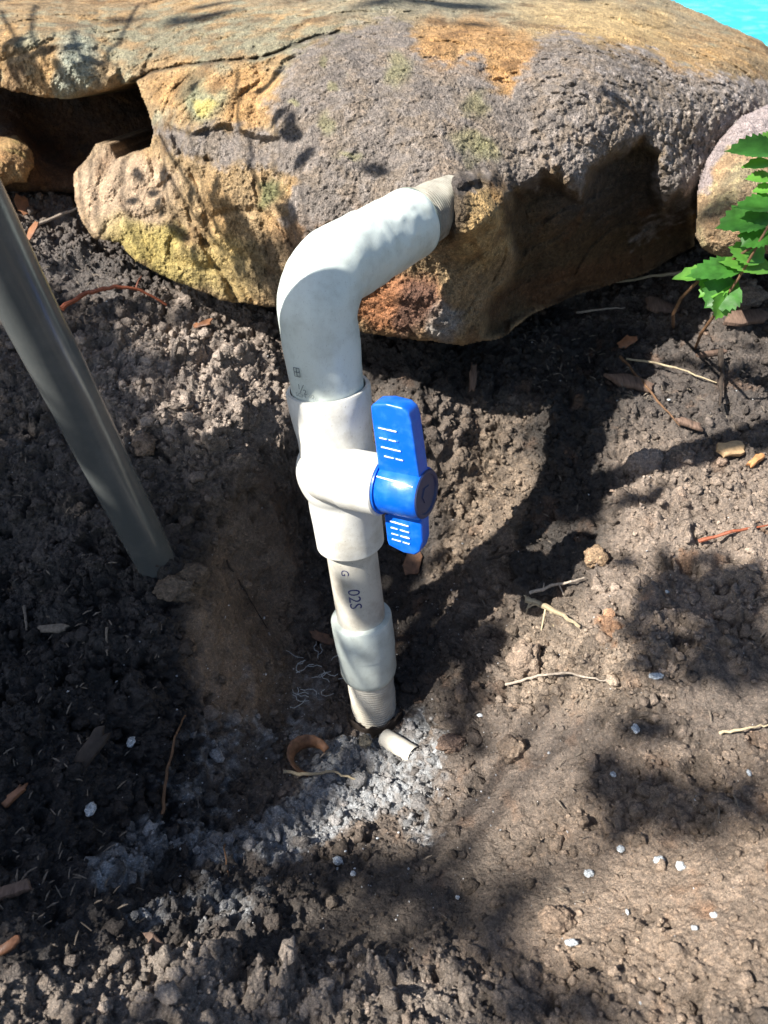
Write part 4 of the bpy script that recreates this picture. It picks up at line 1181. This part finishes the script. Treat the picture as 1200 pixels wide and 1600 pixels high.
parts.append(st([(1052,512,d0+.004),(1052,490,.56),(1064,466,.55),(1090,440,.535),(1120,424,.52),(1150,402,.505),(1200,370,.49),(1250,330,.48)], .0013))
parts.append(st([(1086,545,d0-.02),(1096,520,.545),(1118,490,.525),(1140,455,.51),(1160,425,.50),(1185,380,.485),(1220,320,.475),(1260,260,.47)], .0012))
LV = [ # px,py,depth, tip direction in image, length px, width px, young
 (1172,418,.505,(-1,.06),76,36,0,(0,.9,.45)),(1150,432,.515,(-.9,.5),48,36,1,(0,.9,.3)),(1160,440,.51,(-.75,.55),52,48,0,(.1,.8,.5)),(1120,428,.52,(-1,-.02),50,24,2,(0,.9,.3)),(1112,430,.52,(-.2,1),22,18,2,(.2,.8,.3)),
 (1140,455,.51,(-.25,1),38,30,1,(.2,.7,.6)),(1215,340,.49,(-1,.05),72,52,0,(0,.9,.4)),(1225,240,.48,(-1,-.25),68,48,0,(.1,.9,.3)),(1215,256,.485,(-1,.0),40,22,2,(.1,.9,.3)),(1215,280,.485,(-1,-.15),36,22,1,(0,.9,.3)),
 (1215,295,.485,(-1,.0),26,20,2,(0,.9,.3)),(1230,325,.48,(-1,-.2),60,40,0,(0,.9,.3)),(1195,375,.495,(-.8,-.25),30,26,2,(0,.9,.3)),(1200,410,.50,(-.8,-.5),50,50,1,(0,.8,.5)),(1215,425,.50,(-1,-.35),70,40,1,(0,.8,.5)),(1210,360,.485,(-.7,.3),40,40,0,(0,.8,.5)),(1230,220,.50,(-1,.1),40,30,1,(0,.8,.5))]
for i, (a, b_, d, dr, L, W, yg, fc) in enumerate(LV):
    t = cam_vec(dr[0], -dr[1], .15)
    parts.append(leaf_mesh(P(a-6, b_, d), t, L/FPX*d*1.2, W/FPX*d*1.75, cam_vec(fc[0]+.25*(i % 3-1), fc[1]*.7, -.95), (M_LEAF, M_LEAFY, M_LEAFY)[yg], curl=.15+.05*(i % 4), teeth=9 if yg < 2 else 4))
adopt(plant, *parts)

# ------------------------------------------------------------------ unseen tree on the sunny side, leaves placed to cast the mapped shade
SH = """
2.......................
........................
........................
........................
........................
........................
........................
.......34...............
323....35...............
5555444.............2222
4441111.............2222
33211111...........11111
55521111............1111
888822111...............
8888333443..............
88888877899.............
9999999999997...........
999999999998......224443
9999999999987......55664
9999999999987......65544
9999999999987777..115554
9999999999977773....2221
9998599997765544...14411
99983288922225666.346666
99999999333335663.288888
99993334443344421.288877
99833336666677722.344444
98833688888888888866....
99999988888888888.24....
99998666666677777.4.6652
88833322222222257777..2.
766111111111114556663...
""".strip().split("\n")
rl = random.Random(99)
SH = [list(row) for row in SH]
def over(x0, x1, y0, y1, ch):
    for j in range(y0//50, y1//50):
        for i in range(x0//50, x1//50): SH[j][i] = ch
for j in range(22, 30):
    for i in range(10, 24):
        if SH[j][i] != '.': SH[j][i] = str(max(1, int(SH[j][i])-2))
over(900, 1150, 1200, 1250, '8'); over(850, 1000, 1150, 1200, '6'); over(1000, 1200, 1250, 1300, '5'); over(600, 700, 850, 1050, '9'); over(700, 800, 950, 1050, '9'); over(350, 850, 1350, 1450, '5'); over(150, 350, 1250, 1450, '3'); over(600, 800, 1200, 1250, '3'); over(1050, 1150, 1150, 1200, '.'); over(750, 850, 1200, 1350, '.')
over(850, 950, 600, 900, '9'); over(560, 1000, 500, 600, '9'); over(350, 650, 1150, 1300, '.'); over(600, 700, 1200, 1300, '.'); over(150, 250, 1300, 1400, '.'); over(950, 1000, 550, 650, '6')
over(100, 700, 1500, 1600, '.'); over(200, 450, 1450, 1500, '.'); over(500, 600, 1450, 1500, '.'); over(950, 1050, 750, 800, '5'); over(800, 850, 550, 600, '.')
LVx = []; TS = Vector(TOSUN)
def add_leaf(p, size, rr, j_=.7):
    n_ = Vector(TOSUN+np.array([rr.uniform(-j_, j_), rr.uniform(-j_, j_), rr.uniform(-j_, j_)])).normalized()
    x = n_.orthogonal().normalized(); y = n_.cross(x); a = rr.uniform(0, 6.28)
    u = x*math.cos(a)+y*math.sin(a); v = n_.cross(u); p = Vector(p)
    b = len(LV_V)
    for (s_, t_) in ((-1, 0), (-.4, .45), (.35, .42), (1, 0), (.35, -.42), (-.4, -.45)):
        LV_V.append(tuple(p+u*s_*size+v*t_*size+n_*(-.12*size*s_*s_)))
    LV_F.append(tuple(range(b, b+6)))
LV_V = []; LV_F = []; anchors = []
# places that the sun must reach: open cells of the map, and the sunny sides of the pipes
lit = []
for j, row in enumerate(SH):
    for i, ch in enumerate(row[:24]):
        if ch == '.' and j > 0:
            lit += [SURF((i+fx)*50, (j+fy)*50) for fx in (.2, .5, .8) for fy in (.2, .5, .8)]
lit += [ax_pt(s_)+cam_vec(-.018, 0, -.01) for s_ in np.linspace(0, s_of(700), 22)]
lit += [ax_pt(s_)+cam_vec(-.024, 0, .0) for s_ in np.linspace(s_of(590), s_of(470), 8)]
lit += [K+ARM*q+cam_vec(-.008, .018, 0) for q in np.linspace(-.02, .10, 12)]
lit += [uvw(u, v_, .008) for u in (.0, .02, .045, .06) for v_ in (-.035, -.015, 0, .015, .03, .05)]
lit += [gb+gd*L+cam_vec(-.013, 0, 0) for L in (.0, .03, .07, .11, .15, .2, .25)]
ELB = np.array([K+ARM*q+cam_vec(a_, b_, 0) for q in np.linspace(-.03, .10, 14) for a_, b_ in ((-.008, .018), (-.016, .012), (0, .02), (0, .008), (-.01, .004), (.008, .014))]+[ax_pt(s_)+cam_vec(-.02, 0, 0) for s_ in np.linspace(s_of(590), s_of(430), 8)])
lit = np.array(lit+list(ELB))
LA = unit(np.cross(TOSUN, [0, 0, 1])); LB = np.cross(TOSUN, LA)
LIT2 = np.stack([lit @ LA, lit @ LB], -1)
def blocks(p, size):
    q = np.array([p @ LA, p @ LB])
    return (np.abs(LIT2-q).max(1) < size*.8).any()
for j, row in enumerate(SH):
    for i, ch in enumerate(row[:24]):
        if ch == '.': continue
        pr = int(ch)/9
        for k in range(7):
            if rl.random() < (pr**1.3)*.95:
                px, py = (i+rl.random())*50, (j+rl.random())*50
                g = SURF(px, py); t = rl.uniform(.95, 1.6) if py < 1050 else rl.uniform(1.4, 2.6)
                p = g+TOSUN*t; sz = rl.uniform(.011, .022)
                if blocks(p, sz): continue
                add_leaf(p, sz, rl)
                if rl.random() < .06: anchors.append(p)
for (px, py, sz) in ((480,620,.010),(520,632,.011),(545,640,.010),(480,660,.009),(500,640,.010),(560,622,.010),(470,640,.009),(455,625,.008),(520,805,.006),(512,835,.006),(540,838,.006),(560,815,.006),(505,810,.005)):
    g = P(px, py, .445); add_leaf(g+TOSUN*(.7+.1*rl.random()), sz, rl)  # unseen extra leaves added to shade the valve
# a nearer spray whose leaves print on the upper left of the boulder
for (px, py, sz) in ((60,72,.011),(28,88,.011),(20,60,.010),(45,110,.012),(118,68,.008),(92,112,.009),(132,112,.009),(150,92,.008),(8,100,.012),(60,130,.010),(408,135,.009),(428,118,.007),(430,180,.008),(205,312,.006),(232,296,.007),(245,322,.007),
                     (290,300,.007),(360,350,.011),(345,330,.010),(385,372,.010),(372,400,.012),(400,420,.014),(425,440,.014),(420,400,.012),(330,290,.007),(215,265,.008),(255,275,.009),(275,365,.009),(300,400,.007),(455,215,.010),(470,240,.010),(450,190,.009),(590,262,.008),(960,150,.007),(300,130,.006),
                     (440,330,.012),(450,360,.012),(470,400,.014),(460,430,.014)):
    g = SURF(px, py); p = g+TOSUN*(.44+.1*rl.random())
    if (np.abs(np.stack([ELB @ LA, ELB @ LB], -1)-np.array([p @ LA, p @ LB])).max(1) < sz+.004).any(): continue
    add_leaf(p, sz*1.35, rl, .3)
    if rl.random() < .3: anchors.append(p)
tree = empty("shade_tree", (-1.9, -.75, -.36))
tag(tree, "unseen leafy tree on the sunny left, its leaves placed to dapple the soil with shade", "tree")
tr = MB(); troot = np.array([-1.9, -.75, -.42])
hub_ = np.array([-1.55, -.6, .95])
tr.tube([troot, troot+np.array([.05, .02, .4]), np.array([-1.72, -.66, .5]), hub_], [.06, .05, .042, .03], 14)
ctr = np.mean(anchors, 0)
trunk = tr.build("trunk", M_TRUNK)
br = MB()
for k, p in enumerate(anchors):
    mid = hub_*.45+p*.55+np.array([0, 0, .06]); m2 = mid*.5+ctr*.1+p*.4
    br.tube([hub_, hub_*.7+mid*.3+np.array([0, 0, .03]), m2, p], [.012, .007, .0022, .0009], 6)
limbs = br.build("limbs", M_TRUNK)
for k in range(900):               # the rest of the crown, above and behind the sprays
    c = ctr+np.array([rl.gauss(-.7, .3), rl.gauss(-.35, .3), rl.gauss(.75, .25)])
    if not blocks(c, .04): add_leaf(c, rl.uniform(.02, .035), rl)
crown = MB().add(LV_V, LV_F).build("crown", M_CROWN, smooth=False)
crown.name = "crown"
adopt(tree, trunk, limbs, crown)

# ------------------------------------------------------------------ stem shadows on the boulder come from bare twigs of the same tree
tw = MB()
for pl in ([(0,10),(30,60),(60,110),(80,150)], [(60,0),(52,60),(70,100)], [(120,40),(130,90),(160,120)], [(250,260),(330,380),(420,470)], [(212,0),(190,50),(165,105)], [(372,110),(372,200),(400,300)], [(240,210),(300,300),(380,420)]):
    tw.tube([SURF(a, b_)+TOSUN*.47 for a, b_ in pl], .0017, 6)
twg = tw.build("limbs", M_TRUNK); adopt(tree, twg)
